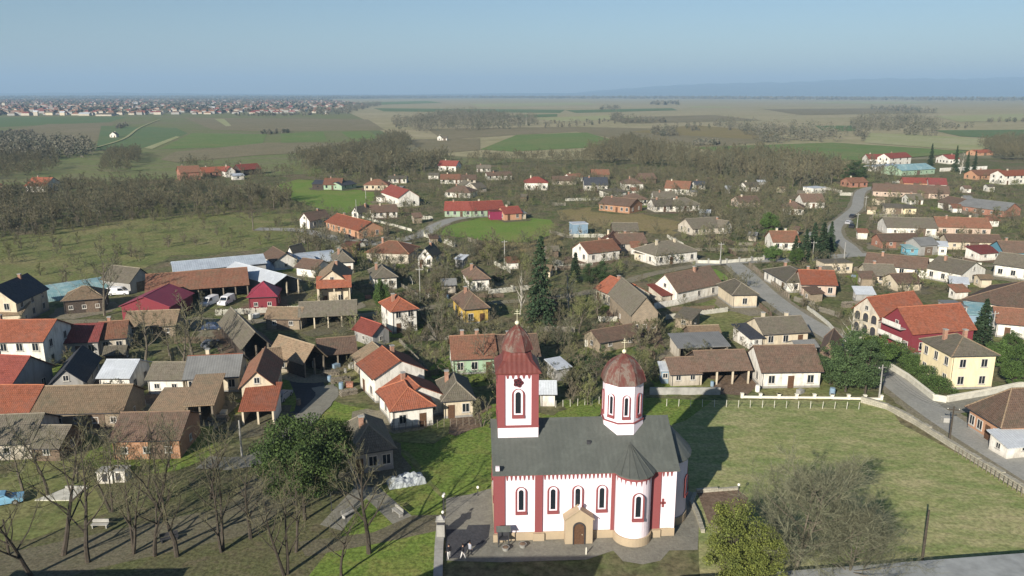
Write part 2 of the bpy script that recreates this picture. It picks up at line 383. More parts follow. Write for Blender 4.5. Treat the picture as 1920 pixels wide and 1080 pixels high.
def house(label, a, b, d, h, rise, typ, rc, wc, cat='house', name=None, fw=None, sw=None, ch=None, opn=False, chm=None,
          ov=.45, group=None, door=None, ridge=None, fm=None, floors=None, z=0.0, world=None, proj=None):
    rise *= .87
    if a and a[1] < 480: h = h * (.88 if a[1] < 420 else .94)
    name = name or {'house': 'village_house', 'barn': 'barn', 'shed': 'shed'}.get(cat, 'outbuilding')
    if world: A, B = Vector((world[0], world[1], 0)), Vector((world[2], world[3], 0))
    else: A = P(*a); B = P(*b)
    u = (B - A); W = u.length; u.normalize(); v = Vector((-u.y, u.x, 0)); rz = math.atan2(u.y, u.x)
    c = (A + B) / 2 + v * (d / 2)
    root = E(name, (c.x, c.y, z), rz, label, cat, group)
    RECTS.append((c.x, c.y, rz, W / 2, d / 2))
    near = c.y < 330
    wmat = WM[wc]; rmat = RM[rc]
    wall_mesh(W, d, h, rise, typ, opn).build('wall', wmat, root)
    mb, ridges = roof_mesh(W, d, h, rise, typ, rmat, ov)
    ro = mb.build('roof', rmat, root)
    if near and ridges and ridge is not False:
        cap = MB()
        for p0, p1 in ridges:
            cap.tube((p0[0], p0[1], p0[2] - .03), (p1[0], p1[1], p1[2] - .03), .11, .11, 6)
        cap.build('ridge_cap', RM[ridge] if ridge else plainridge(rc), ro)
    # chimneys
    nch = ch if ch is not None else (1 if cat == 'house' and typ in 'pgh' else 0)
    for k in range(nch):
        if typ == 'g': cx, cy = rnd.uniform(-.18, .18) * W, (rnd.uniform(.1, .3)) * d * (1 if k == 0 else -1)
        else: cx, cy = rnd.uniform(.12, .3) * W * (1 if k % 2 else -1), rnd.uniform(-.1, .15) * d
        half = (d if typ == 'p' else W if typ == 'g' else min(W, d)) / 2
        off = abs(cy if typ == 'p' else cx if typ == 'g' else cy)
        zb = h + rise * max(0.1, 1 - off / half) - .9
        cb = MB().box(cx-.28, cx+.28, cy-.28, cy+.28, zb, h + rise + .75); co = cb.build('chimney', chm or (M_chim if rnd.random() < .6 else M_chimw), ro)
        MB().box(cx-.36, cx+.36, cy-.36, cy+.36, h+rise+.752, h+rise+.86).build('chimney_cap', M_conc, co)
    if c.y < 215 and typ in 'ph' and not opn:
        gx, gz = (W/2 + (.35 if typ == 'p' else ov), h - (rise*ov/(d/2) if typ == 'p' else 0) + .03)
        g_ = MB().tube((-gx, -d/2 - ov - .05, gz), (gx, -d/2 - ov - .05, gz), .065, .065, 6); g_.build('gutter_shade_line', M_steel, root)  # dark gutter tube, added to draw the shade line under the eaves
        MB().tube((-W/2 + .15, -d/2 - .07, .1), (-W/2 + .15, -d/2 - .07, gz), .045, .045, 6).tube((-W/2 + .15, -d/2 - .07, gz), (-W/2 + .15, -d/2 - ov - .05, gz), .045, .045, 6).build('downpipe', M_steel, root)
    if c.y < 215 and not opn and cat == 'house':
        MB().box(-W/2 - .03, W/2 + .03, -d/2 - .03, d/2 + .03, -.3, .42).build('plinth', WM['grey'], root)
    # openings
    if opn:
        n = max(2, round(W / 2.8))
        for k in range(n + 1):
            x = -W/2 + .14 + (W - .28) * k / n
            MB().box(x-.13, x+.13, -d/2-.02, -d/2+.24, -.3, h).build('post', WM['cream'] if opn == 'white' else M_post, root)
    else:
        nf = fw if fw is not None else max(1, round(W / 3.2)) if cat == 'house' else max(1, round(W / 5))
        fl = floors or (2 if h > 4.4 else 1)
        ww, wh = (.95, 1.25) if cat == 'house' else (.7, .7)
        dk = door if door is not None else (rnd.randrange(nf) if nf > 1 and cat == 'house' else -1)
        for f in range(fl):
            for k in range(nf):
                x = -W/2 + W * (k + .5) / nf
                zz = (h / fl) * f + (0.95 if cat == 'house' else 1.1)
                if f == 0 and k == dk:
                    dd = MB().box(-.5, .5, -.05, .08, 0, 2.1).build('door', M_door, root, (x, -d/2, .03))
                    if near: MB().box(.33, .4, -.12, -.052, 1.0, 1.06).build('handle', M_steel, dd)
                    continue
                add_window(root, x, -d/2, zz, 0, ww, wh, fm, near)
            ns = sw if sw is not None else max(1, round(d / 4)) if cat == 'house' else 1
            side = -1 if c.x > 0 else 1
            # side wall that faces the viewer
            for s in (-1, 1):
                nrm = Vector((s * u.x, s * u.y)); 
                if nrm.dot(Vector((c.x, c.y))) > -0.05 * c.length: continue
                for k in range(ns):
                    y = -d/2 + d * (k + .5) / ns; zz = (h / fl) * f + .95
                    add_window(root, s * W/2, y, zz, s * math.pi/2, ww * .9, wh, fm, near)
        if typ in 'g' and cat == 'house' and near: add_window(root, 0, -d/2, h + .3, 0, .7, .8, fm, near)
    if cat == 'barn' and not opn:
        MB().box(-1.3, 1.3, -.06, .06, 0, min(2.5, h - .2)).build('barn_door', WM['wood'], root, (0 if (fw or 0) % 2 == 0 else W*.2, -d/2, .03))
    HS.append(root)
    return root
def plainridge(rc):
    k = 'ridge_' + rc
    if k not in _c:
        base = dict(orange=(.4,.15,.08), red=(.38,.1,.07), obrown=(.32,.18,.11), brown=(.22,.15,.1), grey=(.24,.21,.16), tan=(.32,.25,.17)).get(rc, None)
        _c[k] = plain('ridge_tile_' + rc, base, .9, .3, 2) if base else RM[rc]
    return _c[k]

# ------------------------------------------------------------------ trees
M_bark = plain('bark_grey_brown', (0.14, 0.12, 0.09), 0.95, 0.4, 3)
M_barkd = plain('bark_dark', (0.07, 0.058, 0.045), 0.95, 0.4, 3)
M_birch = plain('bark_pale', (0.45, 0.42, 0.36), 0.9, 0.4, 4)
M_twig = foliage('twigs_brown', (0.15, 0.138, 0.078), (0.11, 0.105, 0.06))
M_twigg = foliage('twigs_grey', (0.142, 0.14, 0.088), (0.108, 0.11, 0.07))
M_twigy = foliage('twigs_budding', (0.16, 0.165, 0.065), (0.12, 0.13, 0.055))
M_twigr = foliage('twigs_reddish', (0.15, 0.128, 0.085), (0.12, 0.103, 0.07))
M_twigf = foliage('twigs_olive_grey', (0.168, 0.15, 0.09), (0.125, 0.115, 0.068))
M_spruce = foliage('needles_dark', (0.038, 0.062, 0.028), (0.025, 0.045, 0.022))
M_pine = foliage('needles_green', (0.08, 0.12, 0.032), (0.045, 0.078, 0.025))
M_thuja = foliage('scales_yellow_green', (0.135, 0.15, 0.032), (0.08, 0.1, 0.026))
M_leaf = foliage('leaves_green', (0.085, 0.135, 0.035), (0.055, 0.095, 0.028))
M_leafd = foliage('leaves_dark', (0.062, 0.095, 0.036), (0.04, 0.066, 0.027))

M_olive = foliage('leaves_olive', (0.13, 0.145, 0.05), (0.095, 0.11, 0.045))
def ribbon(segs):
    """segs (n,8): p0(3) p1(3) w0 w1 -> quads (n*4,3), crossed at random"""
    s = np.asarray(segs, 'f'); p0 = s[:, :3]; p1 = s[:, 3:6]
    a = p1 - p0; a /= np.linalg.norm(a, axis=1, keepdims=True) + 1e-6
    r = np.random.RandomState(len(s)).normal(size=(len(s), 3)); n = np.cross(a, r); n /= np.linalg.norm(n, axis=1, keepdims=True) + 1e-6
    w0 = s[:, 6:7] / 2; w1 = s[:, 7:8] / 2
    return np.stack([p0 - n*w0, p0 + n*w0, p1 + n*w1, p1 - n*w1], 1).reshape(-1, 3)

def bare_parts(seed, Ht=10.0, spread=0.45, trunkh=0.25, nl=8, n2=6, n3=6, n4=3, up=0.6, tw=0.045, stems=1):
    """trunk as a tapered solid with limbs, crown as twig ribbons; returns (MB, quad array)"""
    r = random.Random(seed); mb = MB(); segs = []
    def rv(k): return Vector((r.gauss(0, k), r.gauss(0, k), r.gauss(0, k)))
    for st in range(stems):
        base = Vector((r.uniform(-.15, .15) * (stems > 1), r.uniform(-.15, .15) * (stems > 1), -.2))
        lean = Vector((r.gauss(0, .05 + .12 * (stems > 1)), r.gauss(0, .05 + .12 * (stems > 1)), 1)).normalized()
        th = Ht * .8; r0 = Ht * .017 / math.sqrt(stems) + .03
        pts = [base]
        nseg = 5
        for k in range(nseg):
            lean = (lean + rv(.07)).normalized(); lean.z = abs(lean.z); pts.append(pts[-1] + lean * th / nseg)
        for k in range(nseg): mb.tube(pts[k], pts[k+1], r0 * (1 - k / nseg * .85), r0 * (1 - (k+1) / nseg * .85), 6, cap=False)
        def on(t):
            x = t * nseg; i = min(nseg - 1, int(x)); return pts[i].lerp(pts[i+1], x - i)
        for i in range(nl):
            t = trunkh + (1 - trunkh) * (i + r.random() * .8) / nl
            p = on(min(1, t)); az = i * 2.4 + r.uniform(-.5, .5)
            dr = Vector((math.cos(az), math.sin(az), up + .5 * t)).normalized()
            L = Ht * spread * (1.05 - .55 * t) * r.uniform(.75, 1.15)
            q = p; rr = r0 * .5 * (1.1 - t * .6)
            lp = [p]
            for k in range(3):
                dr = (dr + rv(.13) + Vector((0, 0, .14))).normalized(); q2 = q + dr * L / 3
                mb.tube(q, q2, rr * (1 - k * .3), rr * (1 - (k+1) * .3), 4, cap=False); q = q2; lp.append(q)
            for j in range(n2):
                s_ = .2 + .8 * (j + r.random()) / n2; x = s_ * 3; ii = min(2, int(x)); b0 = lp[ii].lerp(lp[ii+1], x - ii)
                d2 = (dr + rv(.6) + Vector((0, 0, .25))).normalized(); L2 = L * .45 * (1.15 - s_ * .5) * r.uniform(.7, 1.2)
                b1 = b0 + d2 * L2 * .5; d2b = (d2 + rv(.2) + Vector((0, 0, .15))).normalized(); b2 = b1 + d2b * L2 * .5
                w = max(tw * 1.6, rr * .5)
                segs.append((*b0, *b1, w, w * .75)); segs.append((*b1, *b2, w * .75, w * .4))
                for k3 in range(n3):
                    s3 = r.uniform(.15, 1); c0 = b0.lerp(b1, s3 * 2) if s3 < .5 else b1.lerp(b2, s3 * 2 - 1)
                    d3 = (d2 + rv(.55) + Vector((0, 0, .15))).normalized(); L3 = L2 * .5 * r.uniform(.6, 1.2); c1 = c0 + d3 * L3
                    segs.append((*c0, *c1, tw, tw * .5))
                    for k4 in range(n4):
                        e0 = c0.lerp(c1, r.uniform(.3, 1)); e1 = e0 + (d3 + rv(.5)).normalized() * L3 * r.uniform(.35, .6)
                        segs.append((*e0, *e1, tw * .7, tw * .3))
    return mb, ribbon(segs)

def leaf_cards(pts, size, seed=0, squash=0.6):
    rs = np.random.RandomState(seed); p = np.asarray(pts, 'f'); n = len(p)
    a = rs.normal(size=(n, 3)); a[:, 2] *= squash; a /= np.linalg.norm(a, axis=1, keepdims=True)
    b_ = np.cross(a, rs.normal(size=(n, 3))); b_ /= np.linalg.norm(b_, axis=1, keepdims=True)
    s = (size * rs.uniform(.6, 1.4, (n, 1)))
    return np.stack([p - b_ * s * .5, p + a * s * .9, p + b_ * s * .5], 1).reshape(-1, 3)

def conifer_parts(seed, Ht=14.0, rad=3.0, n=1, droop=0.25, dens=1.0, leaf=.32):
    r = random.Random(seed); mb = MB().tube((0, 0, -.2), (0, 0, Ht * .97), Ht * .014 + .04, .02, 7, cap=False); pts = []
    z = Ht * .06
    while z < Ht * .98:
        f = 1 - z / Ht; L = rad * (f ** .85) * r.uniform(.8, 1.12) + .15; nb = int(5 + 6 * f)
        for k in range(nb):
            az = r.uniform(0, 6.283); l = L * r.uniform(.7, 1.12)
            m = int(dens * (6 + l * 9))
            for q in range(m):
                s = r.uniform(.12, 1) ** .8; w = .34 * l * (1 - s) * .9 + .1
                x = s * l; y = r.uniform(-w, w)
                pts.append((x*math.cos(az) - y*math.sin(az), x*math.sin(az) + y*math.cos(az), z - droop * x * s + r.uniform(-.08, .08)))
            if k % 2 == 0: mb.tube((0, 0, z), (l*.8*math.cos(az), l*.8*math.sin(az), z - droop*l*.5), .04, .01, 3, cap=False)
        z += Ht * .022 + .14 * f
    return mb, leaf_cards(pts, leaf, seed)

def crown_parts(seed, Ht=9.0, rad=3.2, z0=.3, clumps=38, per=150, leaf=.26, col_=False, trunkr=.16):
    r = random.Random(seed); mb = MB().tube((0, 0, -.2), (0, 0, Ht * .6), trunkr, trunkr * .5, 7, cap=False); pts = []
    cz = Ht * (1 + z0) / 2; hz = Ht * (1 - z0) / 2
    for i in range(clumps):
        while True:
            x, y, z = r.uniform(-1, 1), r.uniform(-1, 1), r.uniform(-1, 1); q = x*x + y*y + z*z
            if .12 < q < 1: break
        c = Vector((x * rad, y * rad, cz + z * hz)) * 1.0; cr = rad * r.uniform(.22, .38)
        mb.tube((0, 0, Ht * min(.55, z0 + .1)), c, trunkr * .3, .02, 3, cap=False)
        for k in range(per):
            v = Vector((r.gauss(0, 1), r.gauss(0, 1), r.gauss(0, 1))).normalized() * cr * (r.random() ** .35)
            pts.append((c.x + v.x, c.y + v.y, max(.15, c.z + v.z * .75)))
    return mb, leaf_cards(pts, leaf, seed)

def tri_mesh(name, arr, mats): return np_mesh(name, arr, 3, mats)
TREES = {}
def proto(key, parts, barkm, leafm, nper):
    mb, arr = parts
    tm = mb.mesh('trunk', barkm); cm = np_mesh('crown', arr, nper, [leafm])
    TREES[key] = (tm, cm, mb, arr, nper, barkm, leafm)
tr_h = {}
for i in range(5):
    proto('bare%d' % i, bare_parts(10 + i, 10, (.42, .5, .36, .46, .4)[i], (.2, .25, .15, .3, .2)[i], 9, 7, 6, 3, (.6, .45, .9, .6, 1.1)[i], .042), M_bark, [M_twig, M_twigg, M_twig, M_twigr, M_twigg][i], 4)
for i in range(3):
    proto('bush%d' % i, bare_parts(40 + i, 3.2, .5, .05, 5, 5, 6, 3, .8, .035, stems=3), M_bark, [M_twig, M_twigr, M_twigy][i], 4)
for i in range(2):
    proto('bud%d' % i, bare_parts(60 + i, 8, .42, .2, 9, 7, 7, 4, .8, .05), M_bark, M_twigy, 4)
proto('parktree0', bare_parts(71, 10, .55, .28, 8, 7, 6, 3, .8, .02), M_barkd, M_twig, 4)
proto('parktree1', bare_parts(72, 10, .52, .3, 8, 7, 6, 3, .9, .02), M_barkd, M_twig, 4)
proto('parktree2', bare_parts(73, 10, .5, .22, 7, 6, 6, 3, 1.0, .02, stems=2), M_barkd, M_twig, 4)
proto('bigbare', bare_parts(81, 10, .68, .08, 16, 12, 10, 6, .3, .022, stems=2), M_bark, M_twigg, 4)
proto('birch0', bare_parts(91, 10, .3, .2, 12, 5, 6, 3, 1.4, .035), M_birch, M_twigg, 4)
for i in range(4): proto('farbare%d' % i, bare_parts(300 + i, 10, (.42, .48, .38, .5)[i], .18, 9, 6, 5, 2, (.7, .5, .9, .6)[i], .105), M_bark, [M_twigf, M_twigg, M_twigf, M_twigf][i], 4)
proto('spruce', conifer_parts(1, 14, 3.0), M_barkd, M_spruce, 3)
proto('spruce1', conifer_parts(2, 10, 2.2, dens=.8), M_barkd, M_spruce, 3)
proto('pine', crown_parts(3, 9, 3.4, .28, 80, 330, .15), M_barkd, M_pine, 3)
proto('cedar', crown_parts(5, 8, 2.6, .14, 60, 230, .17), M_barkd, M_leafd, 3)
proto('leafy', crown_parts(6, 6, 2.3, .12, 50, 230, .16), M_barkd, M_leaf, 3)
proto('thuja', crown_parts(7, 8, 2.7, .03, 80, 260, .14), M_barkd, M_thuja, 3)
for i in range(2): proto('gbush%d' % i, crown_parts(30 + i, 3.2, 1.7, .0, 16, 60, .17, trunkr=.05), M_bark, [M_leafd, M_olive][i], 3)
proto('ball', crown_parts(8, 2.6, 1.2, .02, 26, 120, .2, trunkr=.06), M_barkd, M_leaf, 3)
PH = dict(bare=10, farbare=10, bush=3.2, gbush=3.2, bud=8, parktree=10, bigbare=10, birch=10, spruce=14, pine=9, cedar=8, leafy=6, thuja=8, ball=2.6)
PH_ = lambda k: 10 if k == 'spruce1' else PH[k.rstrip('0123456789')]

def tree(kind, pos, Ht, label, name='bare_tree', cat='tree', group=None, rz=None, wx=1.0, split=True):
    tm, cm = TREES[kind][:2]; s = Ht / PH_(kind)
    root = E(name, pos, rnd.uniform(0, 6.28) if rz is None else rz, label, cat, group); root.scale = (s * wx, s * wx, s)
    link('trunk', tm, root); link('crown', cm, root)
    return root

# ------------------------------------------------------------------ area helpers
def gpoly(pts): return [P(x, y) for x, y in pts]
def inpoly(x, y, g):
    c = False; j = len(g) - 1
    for i in range(len(g)):
        if (g[i].y > y) != (g[j].y > y) and x < (g[j].x - g[i].x) * (y - g[i].y) / (g[j].y - g[i].y) + g[i].x: c = not c
        j = i
    return c
ROADS = []
def free(x, y, m=1.0):
    for cx, cy_, rz, a, b_ in RECTS:
        dx, dy = x - cx, y - cy_
        if abs(dx) > 22 or abs(dy) > 22: continue
        lx = dx * math.cos(rz) + dy * math.sin(rz); ly = -dx * math.sin(rz) + dy * math.cos(rz)
        if abs(lx) < a + m and abs(ly) < b_ + m: return False
    for p0, p1, hw in ROADS:
        d_ = p1 - p0; L2 = d_.x**2 + d_.y**2 or 1; t = max(0, min(1, ((x - p0.x) * d_.x + (y - p0.y) * d_.y) / L2))
        if (x - p0.x - t * d_.x)**2 + (y - p0.y - t * d_.y)**2 < (hw + m)**2: return False
    return True
def sheet(name, pts, mat, z, g=None, jag=0.0):
    g = g or gpoly(pts)
    out = []
    for i in range(len(g)):
        a, b_ = g[i], g[(i+1) % len(g)]; n = max(1, min(14, int((b_ - a).length / 6)))
        for k in range(n):
            p = a.lerp(b_, k / n)
            if jag: p = p + Vector((rnd.uniform(-jag, jag), rnd.uniform(-jag, jag), 0))
            out.append((p.x, p.y, z))
    me = bpy.data.meshes.new(name); me.from_pydata(out, [], [tuple(range(len(out)))]); me.materials.append(mat); me.update()
    if me.polygons[0].normal.z < 0: me.flip_normals()
    box_uv(me)
    return tag(link(name, me), kind='structure')
def smooth(pts, n=6):
    out = []
    for i in range(len(pts) - 1):
        p0 = pts[max(0, i-1)]; p1 = pts[i]; p2 = pts[i+1]; p3 = pts[min(len(pts)-1, i+2)]
        for k in range(n):
            t = k / n; out.append(.5 * ((2*p1) + (p2-p0)*t + (2*p0-5*p1+4*p2-p3)*t*t + (-p0+3*p1-3*p2+p3)*t**3))
    out.append(pts[-1]); return out
def road(name, pts, width, mat, z, jag=0.0, block=True):
    z += .06; g = smooth(gpoly(pts)); vs = []
    for i, p in enumerate(g):
        d_ = (g[min(i+1, len(g)-1)] - g[max(i-1, 0)]).normalized(); n = Vector((-d_.y, d_.x, 0))
        for s in (1, -1):
            q = p + n * s * (width / 2 + rnd.uniform(-jag, jag)); vs.append((q.x, q.y, z))
    fs = [(2*i+1, 2*i+3, 2*i+2, 2*i) for i in range(len(g) - 1)]
    me = bpy.data.meshes.new(name); me.from_pydata(vs, [], fs); me.materials.append(mat); me.update()
    if me.polygons[0].normal.z < 0: me.flip_normals()
    if block:
        for i in range(len(g) - 1): ROADS.append((g[i], g[i+1], width / 2))
    return tag(link(name, me), kind='structure')
# ------------------------------------------------------------------ the ground and what is laid on it
G = {}
G['base'] = ground('ground_village', [(0.135, 0.125, 0.068), (0.095, 0.122, 0.042), (0.18, 0.145, 0.092)], 0.03, 0.16, 1.1, fine=.4)
G['tan'] = ground('field_reed', [(0.33, 0.285, 0.17), (0.28, 0.26, 0.14), (0.37, 0.32, 0.20)], 0.0015, 0.012, 0.08, stretch=(R(8), 3.0), fine=.15)
G['far'] = ground('plain_far', [(0.19, 0.19, 0.11), (0.15, 0.18, 0.09), (0.23, 0.2, 0.13)], 0.0008, 0.005, 0.05, stretch=(0.1, 3.0), fine=.2)
G['farm'] = ground('field_farmland', [(0.18, 0.18, 0.085), (0.155, 0.19, 0.07), (0.20, 0.175, 0.11)], 0.004, 0.03, 0.3, stretch=(R(-25), 2.5), fine=.2)
G['green'] = ground('field_green', [(0.15, 0.205, 0.07), (0.13, 0.19, 0.062), (0.18, 0.20, 0.08)], 0.01, 0.06, 0.6, fine=.2)
G['dgreen'] = ground('field_deep_green', [(0.125, 0.175, 0.08), (0.11, 0.165, 0.07), (0.15, 0.175, 0.08)], 0.01, 0.06, 0.5, fine=.15)
G['soil'] = ground('field_ploughed', [(0.215, 0.185, 0.11), (0.19, 0.172, 0.098), (0.235, 0.2, 0.125)], 0.008, 0.06, 0.5, rows=(R(20), 0.12, .08), fine=.2)
G['soil2'] = ground('field_ochre', [(0.235, 0.195, 0.085), (0.205, 0.175, 0.08), (0.25, 0.195, 0.105)], 0.02, 0.15, 1.0, fine=.2)
G['straw'] = ground('field_straw', [(0.33, 0.32, 0.16), (0.28, 0.30, 0.14), (0.36, 0.34, 0.2)], 0.006, 0.03, 0.3, fine=.12)
G['bright'] = ground('meadow_bright', [(0.15, 0.225, 0.05), (0.135, 0.205, 0.045), (0.19, 0.215, 0.065)], 0.03, 0.2, 1.5, fine=.2)
G['olive'] = ground('meadow_olive', [(0.175, 0.18, 0.07), (0.13, 0.155, 0.055), (0.225, 0.20, 0.095)], 0.03, 0.15, 1.2, fine=.35)
G['dry'] = ground('meadow_dry', [(0.265, 0.27, 0.115), (0.185, 0.225, 0.08), (0.35, 0.315, 0.165)], 0.05, 0.3, 2.0, stretch=(R(30), 2.0), fine=.28)
G['lawn'] = ground('lawn', [(0.15, 0.205, 0.045), (0.125, 0.18, 0.038), (0.19, 0.195, 0.06)], 0.06, 0.4, 2.2, fine=.4)
G['park'] = ground('park_ground', [(0.115, 0.125, 0.052), (0.13, 0.112, 0.068), (0.10, 0.105, 0.05)], 0.08, 0.5, 2.4, fine=.4)
G['dirt'] = ground('dirt', [(0.24, 0.21, 0.155), (0.2, 0.18, 0.13), (0.2, 0.185, 0.115)], 0.1, 0.6, 3, fine=.25)
G['pdirt'] = ground('dirt_park', [(0.155, 0.14, 0.095), (0.135, 0.12, 0.08), (0.13, 0.125, 0.075)], 0.1, 0.6, 3, fine=.3)
G['earth'] = ground('earth_brown', [(0.17, 0.12, 0.085), (0.14, 0.10, 0.07), (0.19, 0.14, 0.1)], 0.2, 0.8, 3, fine=.3)
G['asph'] = ground('asphalt', [(0.30, 0.295, 0.26), (0.27, 0.265, 0.235), (0.32, 0.31, 0.28)], 0.05, 0.4, 2.5, fine=.1)
G['dground'] = ground('ground_dark', [(0.06, 0.062, 0.068), (0.055, 0.055, 0.06), (0.07, 0.07, 0.075)], 0.1, 0.6, 3, fine=.15)
G['pave'] = ground('paving', [(0.22, 0.21, 0.17), (0.19, 0.18, 0.15), (0.24, 0.23, 0.19)], 0.15, 0.8, 3, fine=.12)
G['wood'] = ground('woodland_floor', [(0.085, 0.075, 0.045), (0.07, 0.065, 0.04), (0.10, 0.09, 0.055)], 0.05, 0.3, 1, fine=.3)

gm = MB().add([(-26000, -300, 0), (26000, -300, 0), (26000, 26000, 0), (-26000, 26000, 0)], [(0, 1, 2, 3)]).build('ground', G['far']); tag(gm, kind='structure')
vb = sheet('village_ground', [(-700, 330), (0, 300), (500, 300), (800, 285), (1200, 285), (1620, 300), (2400, 290), (2700, 420), (2600, 1400), (-800, 1400)], G['base'], .02)
zf = .3
sheet('farmland', [(-900, 212), (690, 214), (760, 262), (1050, 300), (500, 330), (-900, 380)], G['farm'], .12)
sheet('reed_plain', [(560, 186), (1100, 183.5), (2600, 190), (2600, 300), (1900, 275), (1500, 300), (1050, 300), (760, 290), (700, 232), (640, 205)], G['tan'], .15)
FL = [
 ('field', 'dgreen', [(-300, 222), (240, 219), (205, 229), (-300, 252)]), ('field', 'soil', [(90, 233), (215, 231), (180, 266), (60, 270), (-60, 262), (20, 243)]),
 ('field', 'dgreen', [(190, 236), (330, 240), (352, 250), (290, 276), (180, 282)]), ('field', 'soil', [(345, 221), (690, 224), (722, 244), (520, 247), (400, 244)]),
 ('field', 'green', [(526, 251), (606, 247), (614, 266), (528, 268)]), ('field', 'green', [(640, 248), (690, 246), (716, 263), (664, 267)]),
 ('field', 'dgreen', [(692, 246), (716, 246), (738, 260), (718, 263)]), ('field', 'green', [(360, 250), (500, 252), (490, 275), (300, 280)]),
 ('field', 'soil', [(500, 268), (640, 268), (610, 285), (480, 292), (330, 305), (300, 300), (330, 285)]), ('field', 'straw', [(402, 223), (420, 223), (434, 236), (424, 237)]),
 ('field', 'soil', [(0, 255), (60, 248), (70, 262), (0, 275)]), ('field', 'straw', [(270, 278), (330, 256), (338, 257), (285, 280)]),
 ('field', 'soil', [(800, 242), (1080, 238), (1330, 244), (1500, 262), (1330, 276), (1170, 264), (1080, 247), (830, 262)]),
 ('field', 'green', [(970, 253), (1100, 249), (1165, 268), (1110, 277), (960, 285), (900, 281)]), ('field', 'dgreen', [(700, 203), (1060, 206), (1050, 212), (720, 209)]),
 ('field', 'soil', [(760, 262), (900, 260), (900, 282), (800, 290)]), ('field', 'dgreen', [(880, 218), (1045, 214), (1045, 219), (900, 224)]),
 ('field', 'green', [(1300, 277), (1560, 268), (1830, 285), (1640, 302), (1420, 298)]), ('field', 'straw', [(1630, 250), (1780, 256), (1900, 266), (1830, 284), (1620, 268)]),
 ('field', 'dgreen', [(1750, 245), (1980, 243), (2100, 262), (1900, 262), (1800, 256)]), ('field', 'dgreen', [(1528, 236), (1600, 236), (1612, 246), (1545, 247)]),
 ('field', 'soil2', [(1300, 235), (1480, 250), (1420, 262), (1340, 258), (1180, 248)]), ('field', 'straw', [(1300, 199), (1370, 200), (1370, 202.5), (1290, 202)]),
 ('field', 'straw', [(1560, 190), (1750, 191), (1700, 195), (1500, 194)]), ('field', 'soil', [(1100, 222), (1340, 216), (1430, 226), (1200, 232)]),
 ('field', 'straw', [(880, 195), (1100, 192), (1120, 197), (900, 201)]), ('field', 'straw', [(1000, 222), (1150, 216), (1200, 222), (1050, 229)]), ('field', 'soil', [(1430, 205), (1700, 203), (1760, 212), (1500, 216)]),
 ('field', 'green', [(690, 192), (800, 189), (830, 193), (700, 197)]), ('field', 'dgreen', [(1060, 207), (1260, 203), (1270, 207), (1080, 212)]), ('field', 'straw', [(1750, 218), (1980, 212), (2000, 224), (1800, 229)])]
for i, (n_, k, pts) in enumerate(FL): sheet(n_, pts, G[k], .2 + i * .012)
sheet('meadow', [(505, 352), (560, 336), (640, 345), (702, 358), (700, 385), (660, 402), (600, 392), (540, 372)], G['bright'], .03, jag=.6)
sheet('meadow', [(835, 425), (900, 408), (985, 408), (1035, 412), (1040, 438), (990, 455), (900, 450), (830, 440)], G['bright'], .034, jag=.5)
sheet('ploughed_plot', [(905, 452), (1000, 456), (1050, 440), (1055, 460), (960, 478), (900, 468)], G['soil2'], .038, jag=.5)
sheet('ploughed_plot', [(1045, 395), (1110, 388), (1200, 400), (1290, 420), (1290, 440), (1240, 440), (1110, 425), (1050, 412)], G['soil2'], .042, jag=.5)
sheet('meadow', [(1262, 512), (1340, 505), (1368, 520), (1352, 546), (1300, 552)], G['bright'], .03, jag=.4)
sheet('meadow', [(1290, 560), (1350, 552), (1440, 580), (1400, 640), (1340, 640), (1290, 600)], G['olive'], .034, jag=.5)
sheet('meadow', [(-300, 470), (60, 440), (240, 412), (420, 398), (570, 402), (560, 450), (470, 470), (320, 480), (240, 520), (100, 530), (-300, 560)], G['olive'], .03, jag=1)
sheet('pasture', [(1540, 320), (1420, 298), (1640, 300), (1640, 340), (1590, 350)], G['olive'], .05)
sheet('meadow', [(720, 352), (820, 350), (960, 350), (1090, 372), (1050, 390), (960, 385), (880, 378), (760, 375)], G['base'], .024)
sheet('meadow', [(1660, 752), (1320, 751), (1270, 790), (1180, 800), (1280, 840), (1300, 940), (1320, 1130), (2100, 1080), (1960, 950), (1800, 850), (1690, 795)], G['dry'], .04, jag=.3)
sheet('lawn', [(860, 760), (1215, 745), (1335, 752), (1290, 790), (1250, 800), (1200, 1010), (925, 1010), (925, 820), (830, 830)], G['lawn'], .044, jag=.3)
sheet('lawn', [(660, 780), (760, 815), (926, 790), (926, 925), (830, 930), (812, 1100), (560, 1100), (640, 1000), (700, 900), (700, 850)], G['lawn'], .036, jag=.3)
sheet('lawn', [(600, 745), (680, 720), (690, 790), (590, 800), (540, 815), (560, 790)], G['lawn'], .03, jag=.3)
sheet('park_lawn', [(-300, 870), (480, 870), (640, 890), (760, 980), (640, 1180), (-400, 1180)], G['park'], .028, jag=.3)
sheet('lawn', [(-300, 890), (160, 880), (200, 960), (60, 1010), (-300, 1040)], G['olive'], .032, jag=.3)
sheet('paving', [(836, 935), (880, 928), (925, 915), (1262, 905), (1300, 925), (1312, 960), (1308, 1032), (1255, 1033), (1238, 1052), (1205, 1059), (1168, 1053), (1150, 1033), (1100, 1050), (940, 1055), (836, 1052)], G['pave'], .052)
sheet('dark_patch', [(836, 993), (875, 993), (878, 985), (920, 984), (916, 1008), (904, 1020), (880, 1027), (868, 1046), (840, 1048)], G['dground'], .058, jag=.05)  # flat dark-coloured patch laid over the pale paving
sheet('path', [(655, 905), (685, 893), (772, 968), (745, 990)], G['pave'], .046, jag=.1)
sheet('path', [(598, 985), (640, 995), (700, 918), (672, 905)], G['pave'], .047, jag=.1)
sheet('path', [(560, 1015), (700, 1000), (772, 968), (836, 965), (836, 992), (720, 1018), (570, 1045)], G['pdirt'], .05, jag=.15)
